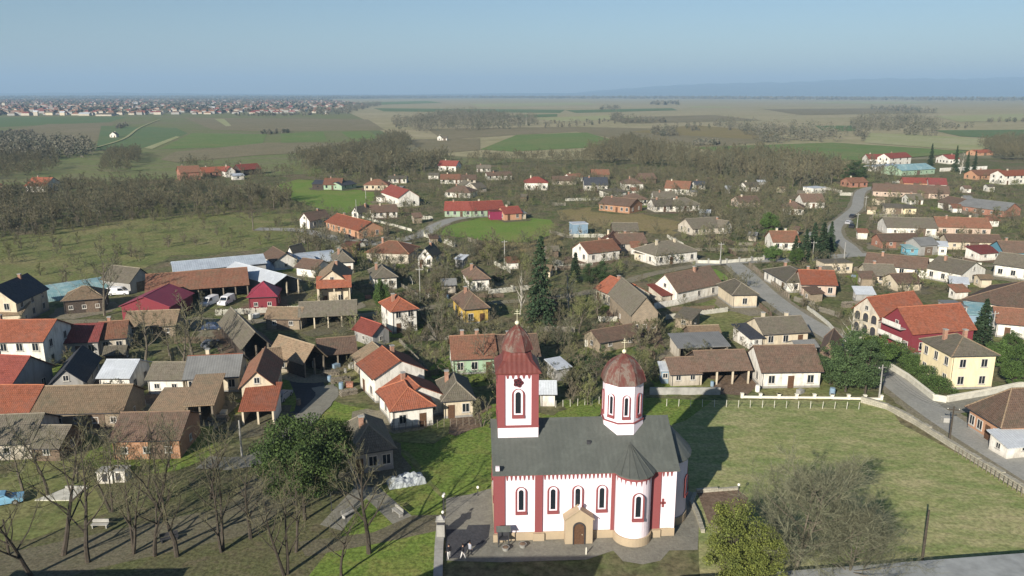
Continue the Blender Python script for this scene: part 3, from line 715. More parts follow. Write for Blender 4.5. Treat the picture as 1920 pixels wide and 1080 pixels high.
sheet('path', [(-200, 1080), (150, 1010), (420, 952), (480, 890), (530, 880), (560, 930), (480, 1000), (180, 1065), (-200, 1180)], G['pdirt'], .045, jag=.2)
sheet('earth_mound', [(1305, 925), (1385, 918), (1400, 935), (1380, 990), (1330, 985)], G['earth'], .048, jag=.2)
sheet('courtyard', [(532, 712), (602, 700), (612, 737), (562, 790), (518, 800), (516, 730)], G['dground'], .05)
sheet('courtyard', [(430, 600), (330, 590), (330, 620), (420, 660), (440, 660)], G['dirt'], .05)
# roads
road('road', [(2050, 960), (1960, 905), (1870, 850), (1790, 800), (1735, 762), (1690, 728), (1655, 700), (1600, 655), (1545, 622), (1490, 590), (1440, 553), (1405, 520), (1375, 495), (1362, 488)], 4.8, G['asph'], .06)
road('road', [(1300, 496), (1375, 492), (1450, 488), (1520, 487), (1580, 480), (1640, 478)], 4.6, G['asph'], .066)
road('road', [(1606, 480), (1590, 462), (1568, 445), (1566, 425), (1590, 404), (1607, 388), (1610, 370), (1618, 357), (1645, 351), (1700, 352)], 4.6, G['asph'], .072)
road('street', [(-100, 606), (120, 604), (320, 606), (460, 604), (620, 596), (720, 588), (850, 572), (960, 566), (1060, 556), (1140, 540), (1220, 515), (1310, 498)], 3.2, G['dirt'], .064, jag=.2)
road('street', [(480, 430), (560, 432), (620, 445), (680, 458), (740, 452), (790, 440), (825, 420), (870, 408), (950, 404)], 5.0, G['asph'], .07, jag=.2)
road('lane', [(605, 725), (612, 742), (575, 785), (530, 830), (490, 858), (440, 870), (380, 868)], 3.6, G['pave'], .068, jag=.15)
road('driveway', [(1735, 765), (1800, 762), (1850, 755), (1930, 735), (1990, 728)], 5.0, G['pave'], .056, jag=.1)
road('street', [(1660, 520), (1760, 500), (1900, 500)], 3.0, G['dirt'], .06, jag=.3)
road('track', [(150, 285), (230, 262), (262, 240), (300, 224)], 3, G['straw'], .62, block=False)
for k, (x0, y0, x1, y1) in enumerate([(600, 330, 1000, 318), (620, 345, 720, 352)]): road('lane', [(x0, y0), ((x0+x1)/2, (y0+y1)/2 + 2), (x1, y1)], 2.5, G['dirt'], .08 + k * .004, jag=.3)

for pts, w_ in (([(1960, 905), (1870, 850), (1790, 800), (1735, 762), (1690, 728), (1655, 700), (1600, 655), (1545, 622), (1490, 590), (1440, 553), (1405, 520), (1375, 495)], 7.6), ([(1300, 496), (1375, 492), (1450, 488), (1520, 487), (1580, 480)], 6.6), ([(1606, 480), (1590, 462), (1568, 445), (1566, 425), (1590, 404), (1607, 388), (1610, 370), (1618, 357), (1645, 351)], 7.0), ([(480, 430), (560, 432), (620, 445), (680, 458), (740, 452), (790, 440), (825, 420), (870, 408), (950, 404)], 7)):
    road('verge', pts, w_, G['dirt'], .035, jag=.45, block=False)
for i, (pts, w_) in enumerate([([(700, 812), (760, 850), (800, 900), (830, 930)], .7)]):
    road('worn_track', pts, w_, G['olive'], .0 + .004*i, jag=.2, block=False)
# hills on the horizon
def hills(name, x0, x1, D0, D1, hfun, mat, nx=120, ny=10):
    vs = []; fs = []
    for j in range(ny):
        for i in range(nx):
            u = i / (nx - 1); v = j / (ny - 1); x = x0 + (x1 - x0) * u; y = D0 + (D1 - D0) * v
            prof = math.sin(min(1, v * 1.25) * math.pi / 2) ** 1.3
            vs.append((x, y, max(-2, hfun(u) * prof * (1 + .12 * math.sin(x * .004 + y * .003) + .07 * math.sin(x * .0013 + 2)) )))
    for j in range(ny - 1):
        for i in range(nx - 1): a = j * nx + i; fs.append((a, a+1, a+1+nx, a+nx))
    o = MB().add(vs, fs).build(name, mat); tag(o, kind='structure')
M_hill = ground('hill_woods', [(0.07, 0.09, 0.05), (0.10, 0.11, 0.06), (0.06, 0.075, 0.045)], 0.0015, 0.008, 0.03, fine=.2)
hills('hills', 1400, 24000, 16000, 22500, lambda u: 400 * min(1, (u * 4.5) ** .6) * (.86 + .14 * u) * (1 - .12 * math.sin(u * 9)) , M_hill)
hills('hills', -15000, 16000, 17000, 20000, lambda u: 45 + 25 * math.sin(u * 13) * math.sin(u * 5), M_hill)
# ------------------------------------------------------------------ the church
M_cw = stucco('church_white', (0.80, 0.70, 0.745), 0.2, (0.5, 0.45, 0.42))
M_cr = stucco('church_red', (0.235, 0.068, 0.07), 0.4, (0.22, 0.07, 0.06))
M_cs = stucco('church_plinth', (0.42, 0.33, 0.22), 0.3)
M_croof = metal_roof('church_roof_sheet', (0.10, 0.107, 0.094), (0.08, 0.087, 0.076), 0.55, 0.55, 0.22)
M_ctower = metal_roof('tower_roof_red_sheet', (0.16, 0.045, 0.036), (0.12, 0.036, 0.03), 0.5, 0.6)
def rusty():
    m, t, b = newmat('dome_worn_sheet', 0.6); geo = N(t, 'ShaderNodeNewGeometry')
    mp = N(t, 'ShaderNodeMapping'); mp.inputs['Scale'].default_value = (1, 1, .3); t.links.new(geo.outputs['Position'], mp.inputs[0])
    n = noise(t, mp.outputs[0], 1.1, 7, .75, .4); n2 = noise(t, geo.outputs['Position'], 6, 4)
    c = ramp(t, n, [(.42, (0.13, 0.038, 0.032)), (.52, (0.14, 0.07, 0.055)), (.58, (0.19, 0.15, 0.125)), (.70, (0.12, 0.09, 0.075))])
    c = mix(t, mrange(t, n2, .4, .75, 0, .5), c, (0.1, 0.06, 0.05)); t.links.new(c, b.inputs['Base Color']); return m
M_dome = rusty()
M_ros = plain('rosette_dark_red', (0.09, 0.02, 0.025), .8, .2)
M_gold = plain('gilt_ball', (0.75, 0.70, 0.5), 0.35, 0.1, 3, metal=0.1)
O = P(930, 1014); rot = R(3.2)
ch = E('church', (O.x, O.y, 0), rot, 'white and dark red church with a clockless square tower and a domed octagonal lantern', 'church')
LN, WD, EV, RG = 18.9, 11.2, 8.0, 3.35
def arch_pts(w_, h_, n=8):
    r = w_ / 2; pts = [(-r, 0), (r, 0)]
    for i in range(n + 1):
        a = math.pi * i / n; pts.append((r * math.cos(a), h_ - r + r * math.sin(a)))
    return pts
def arch_box(mb, w_, h_, y0, y1, z0=0.0):
    pts = arch_pts(w_, h_); n = len(pts)
    vs = [(x, y0, z + z0) for x, z in pts] + [(x, y1, z + z0) for x, z in pts]
    mb.add(vs, [tuple(range(n)), tuple(range(2*n-1, n-1, -1))] + [(i, n+i, n+(i+1) % n, (i+1) % n) for i in range(n)])
def arch_ring(mb, wo, ho, wi, hi, zi, y0, y1):
    a = arch_pts(wo, ho); b_ = [(x, z + zi) for x, z in arch_pts(wi, hi)]; n = len(a)
    vs = [(x, y0, z) for x, z in a] + [(x, y0, z) for x, z in b_] + [(x, y1, z) for x, z in a] + [(x, y1, z) for x, z in b_]
    fs = []
    for i in range(n):
        j = (i + 1) % n
        fs += [(i, j, n+j, n+i), (i, 2*n+i, 2*n+j, j), (n+i, n+j, 3*n+j, 3*n+i)]
    mb.add(vs, fs)
def arch_window(par, x, y, z, rz, W_=1.2, H_=3.15, sill=True, lab=None):
    mb = MB(); arch_box(mb, W_ * .44, H_ * .74, -.04, .1, H_ * .16); o = mb.build('window', M_glass, par, (x, y, z), rz)
    if lab: o['label'] = lab
    mb = MB(); arch_ring(mb, W_ * .72, H_ * .88, W_ * .44, H_ * .74, H_ * .045, -.09, .05); o2 = mb.build('frame', M_cw, o, (0, 0, H_ * .115))
    mb = MB(); arch_ring(mb, W_, H_, W_ * .74, H_ * .885, H_ * .11, -.16, .05); mb.build('surround', M_cr, o)
    if sill: MB().box(-W_ * .5, W_ * .5, -.2, .04, H_ * .0, H_ * .1).build('sill', M_cr, o, (0, -.02, .005))
    return o
# walls (slightly above the plinth), apse and conch
pl = .95
mb = MB()
mb.add([(0, 0, pl), (LN, 0, pl), (LN, 0, EV), (0, 0, EV)], [(0, 1, 2, 3)])
mb.add([(LN, WD, pl), (0, WD, pl), (0, WD, EV), (LN, WD, EV)], [(0, 1, 2, 3)])
mb.add([(0, WD, pl), (0, 0, pl), (0, 0, EV), (0, WD/2, EV+RG), (0, WD, EV)], [(0, 1, 2, 3, 4)])
mb.add([(LN, 0, pl), (LN, WD, pl), (LN, WD, EV), (LN, WD/2, EV+RG), (LN, 0, EV)], [(0, 1, 2, 3, 4)])
def halfcyl(mb, cx, cy, r, ry, z0, z1, a0, a1, n=18, close=True):
    pts = [(cx + r * math.cos(a0 + (a1-a0)*i/n), cy + ry * math.sin(a0 + (a1-a0)*i/n)) for i in range(n+1)]
    mb.add([(x, y, z0) for x, y in pts] + [(x, y, z1) for x, y in pts], [(i, i+1, n+2+i, n+1+i) for i in range(n)] + ([tuple(range(n, -1, -1)), tuple(range(n+1, 2*n+2))] if close else []))
CX, CR, CP = 14.45, 1.88, 2.0
halfcyl(mb, CX, 0.0, CR, CP, pl, EV - .08, math.pi, 2 * math.pi)
halfcyl(mb, CX, WD, CR, CP, pl, EV - .08, 0, math.pi)
halfcyl(mb, LN, WD/2, 2.7, 3.8, pl, EV - .3, -math.pi/2, math.pi/2)
mb.build('wall', M_cw, ch)
mb = MB()
mb.box(-.15, LN+.15, -.15, WD+.15, -.3, pl)
halfcyl(mb, CX, -.14, CR + .16, CP + .02, -.3, pl, math.pi, 2 * math.pi); halfcyl(mb, LN + .14, WD/2, 2.72, 3.96, -.3, pl, -math.pi/2, math.pi/2)
mb.build('plinth', M_cs, ch)
def pil(x0, x1, y0=-.16, z0=pl, z1=EV, nm='pilaster'): MB().box(x0, x1, y0, -.002, z0, z1 - .16).build(nm, M_cr, ch)
pil(-.18, .95); pil(4.1, 4.9); pil(12.15, 12.5); pil(16.4, 17.4)
MB().box(-.181, -.003, .0, 1.0, pl, EV - .2).build('pilaster', M_cr, ch)
MB().box(LN - .2, LN + .1, -.12, -.004, pl + .01, EV - .2).build('corner_strip', M_cw, ch)
for x in (.3, 4.5, 16.9): MB().box(x - .6, x + .6, -.4, -.152, -.3, pl - .05).build('plinth_block', M_cs, ch)
# frieze of little arches
mb = MB()
def frieze(mb, x0, x1, z, n, depth=.1, drop=.55, band=.32, y=0.0):
    mb.box(x0, x1, y-depth, y-.003, z-band, z)
    for i in range(n):
        c = x0 + (x1-x0)*(i+.5)/n; wd = (x1-x0)/n*.26
        mb.add([(c-wd, y-depth+.01, z-band-.001), (c+wd, y-depth+.01, z-band-.001), (c+wd*.5, y-depth+.01, z-band-drop+.1), (c, y-depth+.01, z-band-drop), (c-wd*.5, y-depth+.01, z-band-drop+.1),
                (c-wd, y-.003, z-band-.001), (c+wd, y-.003, z-band-.001), (c+wd*.5, y-.003, z-band-drop+.1), (c, y-.003, z-band-drop), (c-wd*.5, y-.003, z-band-drop+.1)],
               [(4, 3, 2, 1, 0), (0, 1, 6, 5), (1, 2, 7, 6), (2, 3, 8, 7), (3, 4, 9, 8), (4, 0, 5, 9)])
frieze(mb, .95, 4.1, EV-.2, 7); frieze(mb, 4.9, 12.15, EV-.2, 17); frieze(mb, 17.4, LN-.2, EV-.2, 3)
mb.box(-.2, 12.5, -.3, -.101, EV-.22, EV-.06).box(16.38, LN+.2, -.3, -.101, EV-.22, EV-.06)
mb.build('frieze', M_cr, ch)
mb = MB(); n = 22
for i in range(n):
    a = math.pi * (1 + (i + .5) / n); da = .26 * math.pi / n
    for (aa, z0, z1) in (((math.pi*(1+i/n)), EV-.55, EV-.1),):
        q = [(CX + (CR+.07)*math.cos(t_), (CP+.07)*math.sin(t_)) for t_ in (math.pi*(1+i/n), math.pi*(1+(i+1)/n))]
        mb.add([(q[0][0], q[0][1], z0), (q[1][0], q[1][1], z0), (q[1][0], q[1][1], z1), (q[0][0], q[0][1], z1)], [(0, 1, 2, 3)])
    if i % 2 == 0:
        q = [(CX + (CR+.07)*math.cos(t_), (CP+.07)*math.sin(t_)) for t_ in (a-da*1.3, a, a+da*1.3)]
        mb.add([(q[0][0], q[0][1], EV-.551), (q[1][0], q[1][1], EV-1.1), (q[2][0], q[2][1], EV-.551)], [(0, 1, 2)])
mb.build('conch_frieze', M_cr, ch)
# roofs
mb, rd = roof_mesh(LN, WD, EV, RG, 'p', M_croof, ov=.5, og=.35, t=.12)
ro = mb.build('roof', M_croof, ch, (LN/2, WD/2, 0))
def cone(mb, cx, cy, rx, ry, z0, ax, ay, z1, a0, a1, n=7, thick=.12):
    pts = [(cx + rx*math.cos(a0+(a1-a0)*i/n), cy + ry*math.sin(a0+(a1-a0)*i/n)) for i in range(n+1)]
    vs = [(x, y, z0) for x, y in pts] + [(x, y, z0+thick) for x, y in pts] + [(ax, ay, z1), (cx, cy, z0)]
    fs = [(i, i+1, n+2+i, n+1+i) for i in range(n)] + [(n+1+i, n+2+i, 2*n+2) for i in range(n)] + [(i+1, i, 2*n+3) for i in range(n)]
    mb.add(vs, fs)
mb = MB(); cone(mb, CX, .1, CR+.4, CP+.5, EV-.16, CX, 2.6, EV+1.72, math.pi - .1, 2*math.pi + .1, 8); cr_ = mb.build('conch_roof', M_croof, ch)
mb = MB()
for k in (2, 3, 4, 5, 6):
    a = math.pi - .1 + (math.pi+.2)*k/8
    mb.tube((CX+(CR+.4)*math.cos(a), .1+(CP+.5)*math.sin(a), EV), (CX, 2.58, EV+1.74), .04, .04, 4)
mb.build('seam', M_croof, cr_)
mb = MB(); cone(mb, LN-.05, WD/2, 3.1, 4.25, EV-.35, LN-.1, WD/2, EV+RG-.25, -math.pi/2, math.pi/2, 10); mb.build('apse_roof', M_croof, ch)
MB().box(-.2, .2, -.15, .15, 0, .35).build('roof_vent', M_steel, ro, (.6, -2.95, EV + 1.62))
MB().box(-.22, .18, -.2, .15, 0, .42).build('floodlight', M_cw, ch, (.2, -.42, EV + .35))
# windows of the nave
for x, z in ((2.65, 3.05), (6.0, 3.05), (8.6, 3.05), (11.15, 3.05)): arch_window(ch, x, -.02, z, 0)
arch_window(ch, CX + .15, -CP - .02, 3.0, 0, 1.25, 3.2)
for y in (3.0, 8.2): arch_window(ch, 0, y, 3.05, -math.pi/2)
for a in (-.7, 0, .7): arch_window(ch, LN + 2.7*math.cos(a), WD/2 + 3.8*math.sin(a), 2.9, a*.8 + math.pi/2, 1.0, 2.6)
# portal
px_ = 8.65
mb = MB(); mb.add([(px_-1.45, -1.15, -.3), (px_+1.45, -1.15, -.3), (px_+1.45, -1.15, 2.95), (px_, -1.15, 3.95), (px_-1.45, -1.15, 2.95),
                   (px_-1.45, -.151, -.3), (px_+1.45, -.151, -.3), (px_+1.45, -.151, 2.95), (px_, -.151, 3.95), (px_-1.45, -.151, 2.95)],
                  [(4, 3, 2, 1, 0)][::-1] + [(0, 1, 2, 3, 4), (1, 6, 7, 2), (5, 0, 4, 9), (2, 7, 8, 3), (3, 8, 9, 4)])
mb.f = mb.f[1:]; mb.m = mb.m[1:]
po = mb.build('portal', M_cs, ch)
mb = MB(); mb.add([(-1.6, -1.3, 2.82), (0, -1.3, 3.97), (1.6, -1.3, 2.82), (1.6, -1.3, 2.93), (0, -1.3, 4.1), (-1.6, -1.3, 2.93), (-1.6, 0, 2.82), (0, 0, 3.97), (1.6, 0, 2.82), (1.6, 0, 2.93), (0, 0, 4.1), (-1.6, 0, 2.93)],
    [(0, 1, 4, 5), (1, 2, 3, 4), (5, 4, 10, 11), (4, 3, 9, 10), (0, 6, 7, 1), (1, 7, 8, 2), (0, 5, 11, 6), (2, 8, 9, 3)]).build('portal_roof', M_cs, po, (px_, 0, 0)); 
mb = MB(); arch_box(mb, 1.1, 2.45, -.05, .1); dr = mb.build('door', M_door, ch, (px_, -1.16, .02))
mb = MB(); arch_ring(mb, 1.3, 2.58, 1.12, 2.46, 0, -.14, .02); mb.build('door_surround', M_steel, dr)
MB().box(.3, .36, -.1, -.05, 1.1, 1.2).build('handle', M_gold, dr)
MB().box(-.06, .06, -.06, .06, 0, .55).box(-.2, .2, -.05, .05, .28, .38).build('cross', M_cw, po, (px_, -1.2, 4.08))
MB().box(-.3, .3, -.06, 0, -.13, .13).box(-.12, .12, -.06, 0, -.5, .5).build('cross_plaque', M_cr, ch, (17.7, -.0, 3.9))
# tower
TX, TY, TS = 2.55, WD/2, 2.16
T0, T1, T2 = 9.0, 11.45, 17.5
tw = MB().box(-TS, TS, -TS, TS, T0, T1).box(-TS+.12, TS-.12, -TS+.12, TS-.12, T1, T2).build('tower', M_cw, ch, (TX, TY, 0))
mb = MB()
for sx in (-1, 1):
    for sy in (-1, 1):
        a, b_ = sorted((sx*(TS+.02), sx*(TS-.75))); c, d_ = sorted((sy*(TS+.02), sy*(TS-.75)))
        mb.box(a, b_, c, d_, T1 + .002, T2 - .02)
mb.build('corner_pilaster', M_cr, tw)
MB().box(-TS-.06, TS+.06, -TS-.06, TS+.06, T1-.12, T1+.1).build('string_course', M_cr, tw)
mb = MB(); frieze(mb, -1.42, 1.42, T2-.02, 5, .12, .42, .25, y=-TS+.12); mb.build('frieze', M_cr, tw)
for k in range(4):
    a = k * math.pi/2; dx, dy = math.sin(a), -math.cos(a); q = TS - .1
    arch_window(tw, dx*q, dy*q, T1 + .95, a, 1.35, 3.3)
    o = E('x', (0, 0, 0)); bpy.data.objects.remove(o)
    mb = MB(); n = 24
    vs = []
    for yy in (-.14, .0):
        for i in range(n):
            t_ = 2*math.pi*i/n; r_ = .5 + .07*math.cos(5*t_); vs.append((r_*math.cos(t_), yy, r_*math.sin(t_)))
    mb.add(vs, [tuple(range(n))] + [(i, n+i, n+(i+1) % n, (i+1) % n) for i in range(n)])
    ros = mb.build('rosette', M_ros, tw, (dx*(TS-.13), dy*(TS-.13), T1 + 4.95), a)
    mb = MB()
    for i in range(5):
        t_ = 2*math.pi*i/5 + .3; mb.box(.24*math.cos(t_)-.08, .24*math.cos(t_)+.08, -.17, -.141, .24*math.sin(t_)-.08, .24*math.sin(t_)+.08)
    mb.build('rosette_petals', M_glass, ros)
# tower roof: concave skirt running into an octagonal bulb
def ring8(r, z, sq):     # sq 1 = square of half width r, 0 = octagon
    out = []
    for i in range(8):
        a = math.pi/8 + i*math.pi/4; c, s = math.cos(a), math.sin(a); o_ = (r*c/math.cos(math.pi/8), r*s/math.cos(math.pi/8))
        k = r; q = (math.copysign(k, c), math.copysign(k, s)); out.append((q[0]*sq + o_[0]*(1-sq), q[1]*sq + o_[1]*(1-sq), z))
    return out
lv = [(2.42, T2-.05, 1), (2.42, T2+.08, 1), (2.05, T2+.55, .85), (1.6, T2+1.1, .6), (1.5, T2+1.75, .3), (1.38, T2+2.15, 0)]
vs = []; 
for r_, z, s in lv: vs += ring8(r_, z, s)
fs = [(j*8+i, j*8+(i+1) % 8, (j+1)*8+(i+1) % 8, (j+1)*8+i) for j in range(len(lv)-1) for i in range(8)] + [tuple(range(7, -1, -1))]
tr = MB().add(vs, fs).build('tower_roof', M_ctower, tw)
def dome(par, r, z0, z1, prof, mat, loc=(0, 0, 0), nm='dome'):
    pr = [(r*a, z0 + (z1-z0)*b_) for a, b_ in prof]
    o = MB().lathe([(max(.02, a/math.cos(math.pi/8)), b_) for a, b_ in pr], 8, rot=math.pi/8).build(nm, mat, par, loc)
    mb = MB()
    for i in range(8):
        a = math.pi/8 + i*math.pi/4
        for j in range(len(pr)-1):
            k = 1/math.cos(math.pi/8); mb.tube((pr[j][0]*k*math.cos(a), pr[j][0]*k*math.sin(a), pr[j][1]), (pr[j+1][0]*k*math.cos(a), pr[j+1][0]*k*math.sin(a), pr[j+1][1]), .045, .04, 4)
    mb.build('rib', mat, o)
    return o
dome(tw, 1.62, T2+2.1, T2+4.6, [(1.03, -.01), (1.0, .05), (.93, .2), (.82, .4), (.65, .6), (.45, .77), (.24, .9), (.07, 1)], M_dome)
def finial(par, z, s=1.0):
    mb = MB(); mb.lathe([(.02*s, z-.1), (.08*s, z), (.05*s, z+.15)], 8)
    mb.lathe([(.24*s*math.sin(math.pi*i/8)+.001, z+.36*s - .24*s*math.cos(math.pi*i/8)) for i in range(9)], 12); o = mb.build('finial_ball', M_gold, par)
    zz = z + .6*s
    MB().box(-.02, .02, -.02, .02, zz, zz+1.25*s).box(-.32*s, .32*s, -.028, .028, zz+.75*s, zz+.79*s).box(-.16*s, .16*s, -.029, .029, zz+1.0*s, zz+1.04*s).build('cross', M_gold, o)
finial(tw, T2+4.5)
# lantern
LX = 14.15; LR = 2.12
L0, L1, L2 = 9.2, 11.5, 15.85
lt = MB().lathe([(LR*1.02/math.cos(math.pi/8), L0), (LR*1.02/math.cos(math.pi/8), L1), (LR*.97/math.cos(math.pi/8), L1+.002), (LR*.97/math.cos(math.pi/8), L2)], 8, rot=math.pi/8).build('lantern', M_cw, ch, (LX, WD/2, 0))
MB().lathe([(LR*1.05/math.cos(math.pi/8), L1-.06), (LR*1.05/math.cos(math.pi/8), L1+.06)], 8, rot=math.pi/8).build('string_course', M_cr, lt)
MB().lathe([(LR*1.03/math.cos(math.pi/8), L2-.14), (LR*1.06/math.cos(math.pi/8), L2+.01)], 8, rot=math.pi/8).build('cornice', M_cr, lt)
for k in range(8):
    a = k*math.pi/4; arch_window(lt, math.sin(a)*LR*.97, -math.cos(a)*LR*.97, L1 + .45, a, .86, 2.75)
dome(lt, 2.3, L2, L2+2.85, [(1.0, -.02), (.99, .02), (.93, .2), (.84, .4), (.7, .6), (.5, .77), (.27, .9), (.08, 1)], M_dome)
finial(lt, L2+2.75)
cxy = ch.matrix_basis @ Vector((LN/2, WD/2, 0)); RECTS.append((cxy.x, cxy.y, rot, LN/2 + 2.5, WD/2 + 2))
# ------------------------------------------------------------------ the village, house by house
h_ = house
# right side, nearest
h_('pale yellow two storey house with grey pyramid roof and two red chimneys', (1778,731),(1858,729), 8.4, 5.7, 2.3, 'h','grey','yellow', fw=2, sw=3, ch=2, chm=M_chim, door=-1, ridge='tan')
redh = h_('crimson house with wide orange roof and two white balconies', (1648,640),(1706,666), 13, 4.3, 4.0, 'g','orange','crimson', fw=3, ch=0, door=1)
logg = h_('unplastered two storey house with arched loggia beside the crimson house', (1597,618),(1644,634), 12, 4.6, 3.2, 'g','orange','dirty', fw=0, sw=0, ch=0, door=-1)
h_('small grey concrete two storey house behind the crimson house', (1779,618),(1808,618), 5, 4.6, .4, 'f','mgrey','grey', fw=2)
h_('pale blue sheet roofed shed between the crimson house and the huge brown roof', (1814,612),(1856,616), 7, 2.6, .8, 's','teal','blue', cat='shed')
h_('huge brown hipped roof building at the right edge', (1805,590),(1990,624), 17, 3.4, 4.4, 'h','brown','dirty', cat='barn', ch=0)
h_('white house under a brown roof behind the green shrubs at the right edge', (1866,632),(1950,640), 9, 3, 2.2, 'p','obrown','white', ch=0)
h_('brown roofed house with brick lower wall on the road corner', (1813,802),(1872,840), 14, 3.0, 4.6, 'h','brown','salmon', fw=4, ch=0, ridge='tan')
h_('small white lean-to shed beside the brick corner house', (1886,862),(1950,856), 3, 1.8, .8, 's','metal','white', cat='shed')
h_('long white house with brown gable roof behind the white pillar fence', (1427,729),(1536,727), 8, 3.1, 3.2, 'p','brown','white', fw=3, sw=2, door=1, ch=0)
h_('brown hipped wing joined to the right of the long white house', (1534,700),(1562,704), 12, 2.8, 2.6, 'h','brown','cream', ch=0)
h_('cream farmhouse with grey brown roof and two chimneys above the white house', (1430,652),(1513,647), 7, 2.8, 2.2, 'p','grey','cream', fw=3, ch=2, chm=M_chimw)
h_('dark roofed lean-to porch at the left end of the cream farmhouse', (1405,656),(1428,654), 6, 2.2, .9, 's','slate','white', cat='shed')
h_('low barn with red brown roof and white front pillars', (1312,723),(1404,720), 7, 2.7, 2.3, 'p','brown','dark', cat='barn', opn='white')
h_('low brown roofed shed at the left end of the pillared barn', (1258,725),(1311,723), 6, 2.3, 1.8, 'p','brown','dirty', cat='shed', fw=2)
h_('grey sheet roofed open shed behind the pillared barn', (1272,676),(1364,672), 5, 2.4, .9, 's','mgrey','dirty', cat='shed', opn=True)
h_('small orange brown roofed shed behind the grey open shed', (1296,652),(1350,650), 4.5, 2.2, 1.5, 'p','tan','wood', cat='shed')
h_('small brick hen house alone on the dry yard', (1266,614),(1296,619), 4.5, 2.2, .9, 's','grey','stone', cat='shed')
h_('tiny pale blue hut left of the pillared barn', (1240,720),(1253,720), 2, 2.4, .5, 's','metal','blue', cat='shed')
h_('brown gabled shed behind the round white house by the road', (1500,603),(1520,612), 5, 2.2, 1.0, 'p','tan','cream', cat='shed') if 0 else None
# centre right
h_('large white house with grey hipped roof beside the crossroads', (1229,499),(1306,490), 10, 3, 2.9, 'h','grey','white', fw=4, sw=2, ch=2, chm=M_chimw)
h_('low cream annexe at the left of the large white crossroads house', (1190,488),(1210,492), 5, 2.3, .6, 's','grey','cream', cat='shed')
h_('orange roofed white gabled house behind the tall dark spruce', (1073,485),(1102,494), 11, 3, 2.6, 'g','obrown','white', fw=2, sw=3)
h_('orange brown roofed house with a pale side wall and white gable', (1119,474),(1158,476), 11, 2.9, 2.4, 'g','obrown','white', fw=2, sw=3)
h_('dark brown roofed house left of the large crossroads house', (1160,472),(1212,470), 8, 2.7, 2.4, 'p','brown','dirty')
h_('brown barn behind the dark brown roofed house', (1150,446),(1196,446), 7, 2.6, 2.2, 'p','grey','wood', cat='barn')
h_('blue block hut with a flat white roof at the ploughed plot', (1074,442),(1102,441), 4.5, 4.0, .3, 'f','metal','blue', cat='shed')
h_('orange roofed grey house by the lane right of the spruce', (1116,563),(1160,582), 8, 3, 2.6, 'p','orange','dirty', fw=4)
h_('large brown roofed white house with its gable towards the meadow', (1224,560),(1268,572), 15, 3.2, 3.6, 'g','brown','white', fw=2, sw=3)
h_('small bright red roofed shed against the white yard wall', (1240,572),(1284,566), 5, 2.2, 1.4, 's','red','dirty', cat='shed')
h_('big grey roofed brick barn with arched gable windows', (1184,626),(1232,624), 17, 4.2, 3.6, 'g','grey','stone', cat='barn', fw=3)
h_('low red brown roofed shed in front of the big brick barn', (1124,662),(1200,648), 5, 2.2, 1.6, 'p','brown','stone', cat='shed', fw=2)
h_('detached white house with faceted grey hip roof on the dry meadow', (1373,578),(1418,577), 9.5, 3, 2.3, 'h','grey','cream', fw=1, sw=0, ch=0, door=-1)
h_('orange roofed house with a white gable beside the straight road', (1502,555),(1566,557), 8, 3, 2.7, 'p','orange','pink', fw=3, sw=3, ch=2)
h_('grey roofed white house behind the roadside picket fence', (1432,526),(1474,550), 9, 2.7, 2.1, 'h','grey','white', fw=3)
h_('brown roofed house with a white gable among young green trees', (1449,470),(1497,470), 8, 3, 2.8, 'p','obrown','white', fw=3, sw=2, ch=2, chm=M_chimw)
h_('long low grey roofed house with a patchy white front', (1298,442),(1356,438), 9, 2.6, 2.9, 'p','grey','dirty', fw=4, ch=0)
h_('small white gabled house right of the long grey roof', (1356,440),(1371,437), 6, 2.8, 2.0, 'g','grey','white', fw=1)
# right side, middle
h_('white walled barn with a wide grey brown roof', (1662,441),(1755,443), 10, 3, 2.8, 'p','grey','white', cat='barn', fw=3)
h_('bright red roofed house joined to the white walled barn', (1757,441),(1856,444), 9, 3.2, 2.8, 'p','obrown','pink', fw=4, ch=2)
h_('low brown brick byre below the white walled barn', (1652,466),(1722,465), 6, 2.5, 1.9, 'p','brown','brick', cat='barn')
h_('long pale farm building with brown roof and yellow wall patches', (1776,468),(1876,470), 6, 2.8, 1.9, 'p','brown','cream', cat='barn', fw=4)
h_('grey sheet barn between the brick byre and the yellow walled building', (1724,480),(1756,478), 6, 3.2, 1.8, 'p','mgrey','grey', cat='barn')
h_('tiny white hut in front of the yellow walled building', (1758,479),(1774,480), 3, 3, .8, 's','metal','white', cat='shed')
h_('small blue sheeted shed in front of the brick byre', (1698,479),(1721,479), 3, 2.2, .5, 's','teal','sky', cat='shed')
h_('brown roofed house with a turquoise front at the right edge', (1880,492),(1960,494), 9, 3, 2.6, 'p','brown','sky', fw=3)
h_('maroon sheet roofed shed left of the turquoise house', (1836,490),(1876,487), 5, 2.2, 1.2, 's','dred','white', cat='shed')
h_('bright white gabled house with a grey roof at the bend of the lane', (1800,536),(1845,526), 9, 3, 2.6, 'g','grey','white', fw=1, sw=3)
h_('long white walled house with grey roof behind the bright white gable', (1862,518),(1960,532), 9, 3.4, 2.6, 'p','grey','white', fw=4, ch=0)
h_('flat ruined cream building at the road fork', (1545,514),(1597,513), 5, 2.8, .2, 'f','grey','cream', cat='ruin', fw=3)
h_('long brown roofed house behind the grey roofed cottage', (1620,512),(1732,524), 8, 2.7, 2.4, 'p','brown','white', fw=4)
h_('low grey roofed cottage right of the road fork', (1624,531),(1678,533), 8, 2.2, 2.2, 'p','grey','cream', fw=3)
h_('small brown roofed shed right of the grey roofed cottage', (1682,547),(1726,545), 6, 2.1, 1.8, 'p','brown','cream', cat='shed')
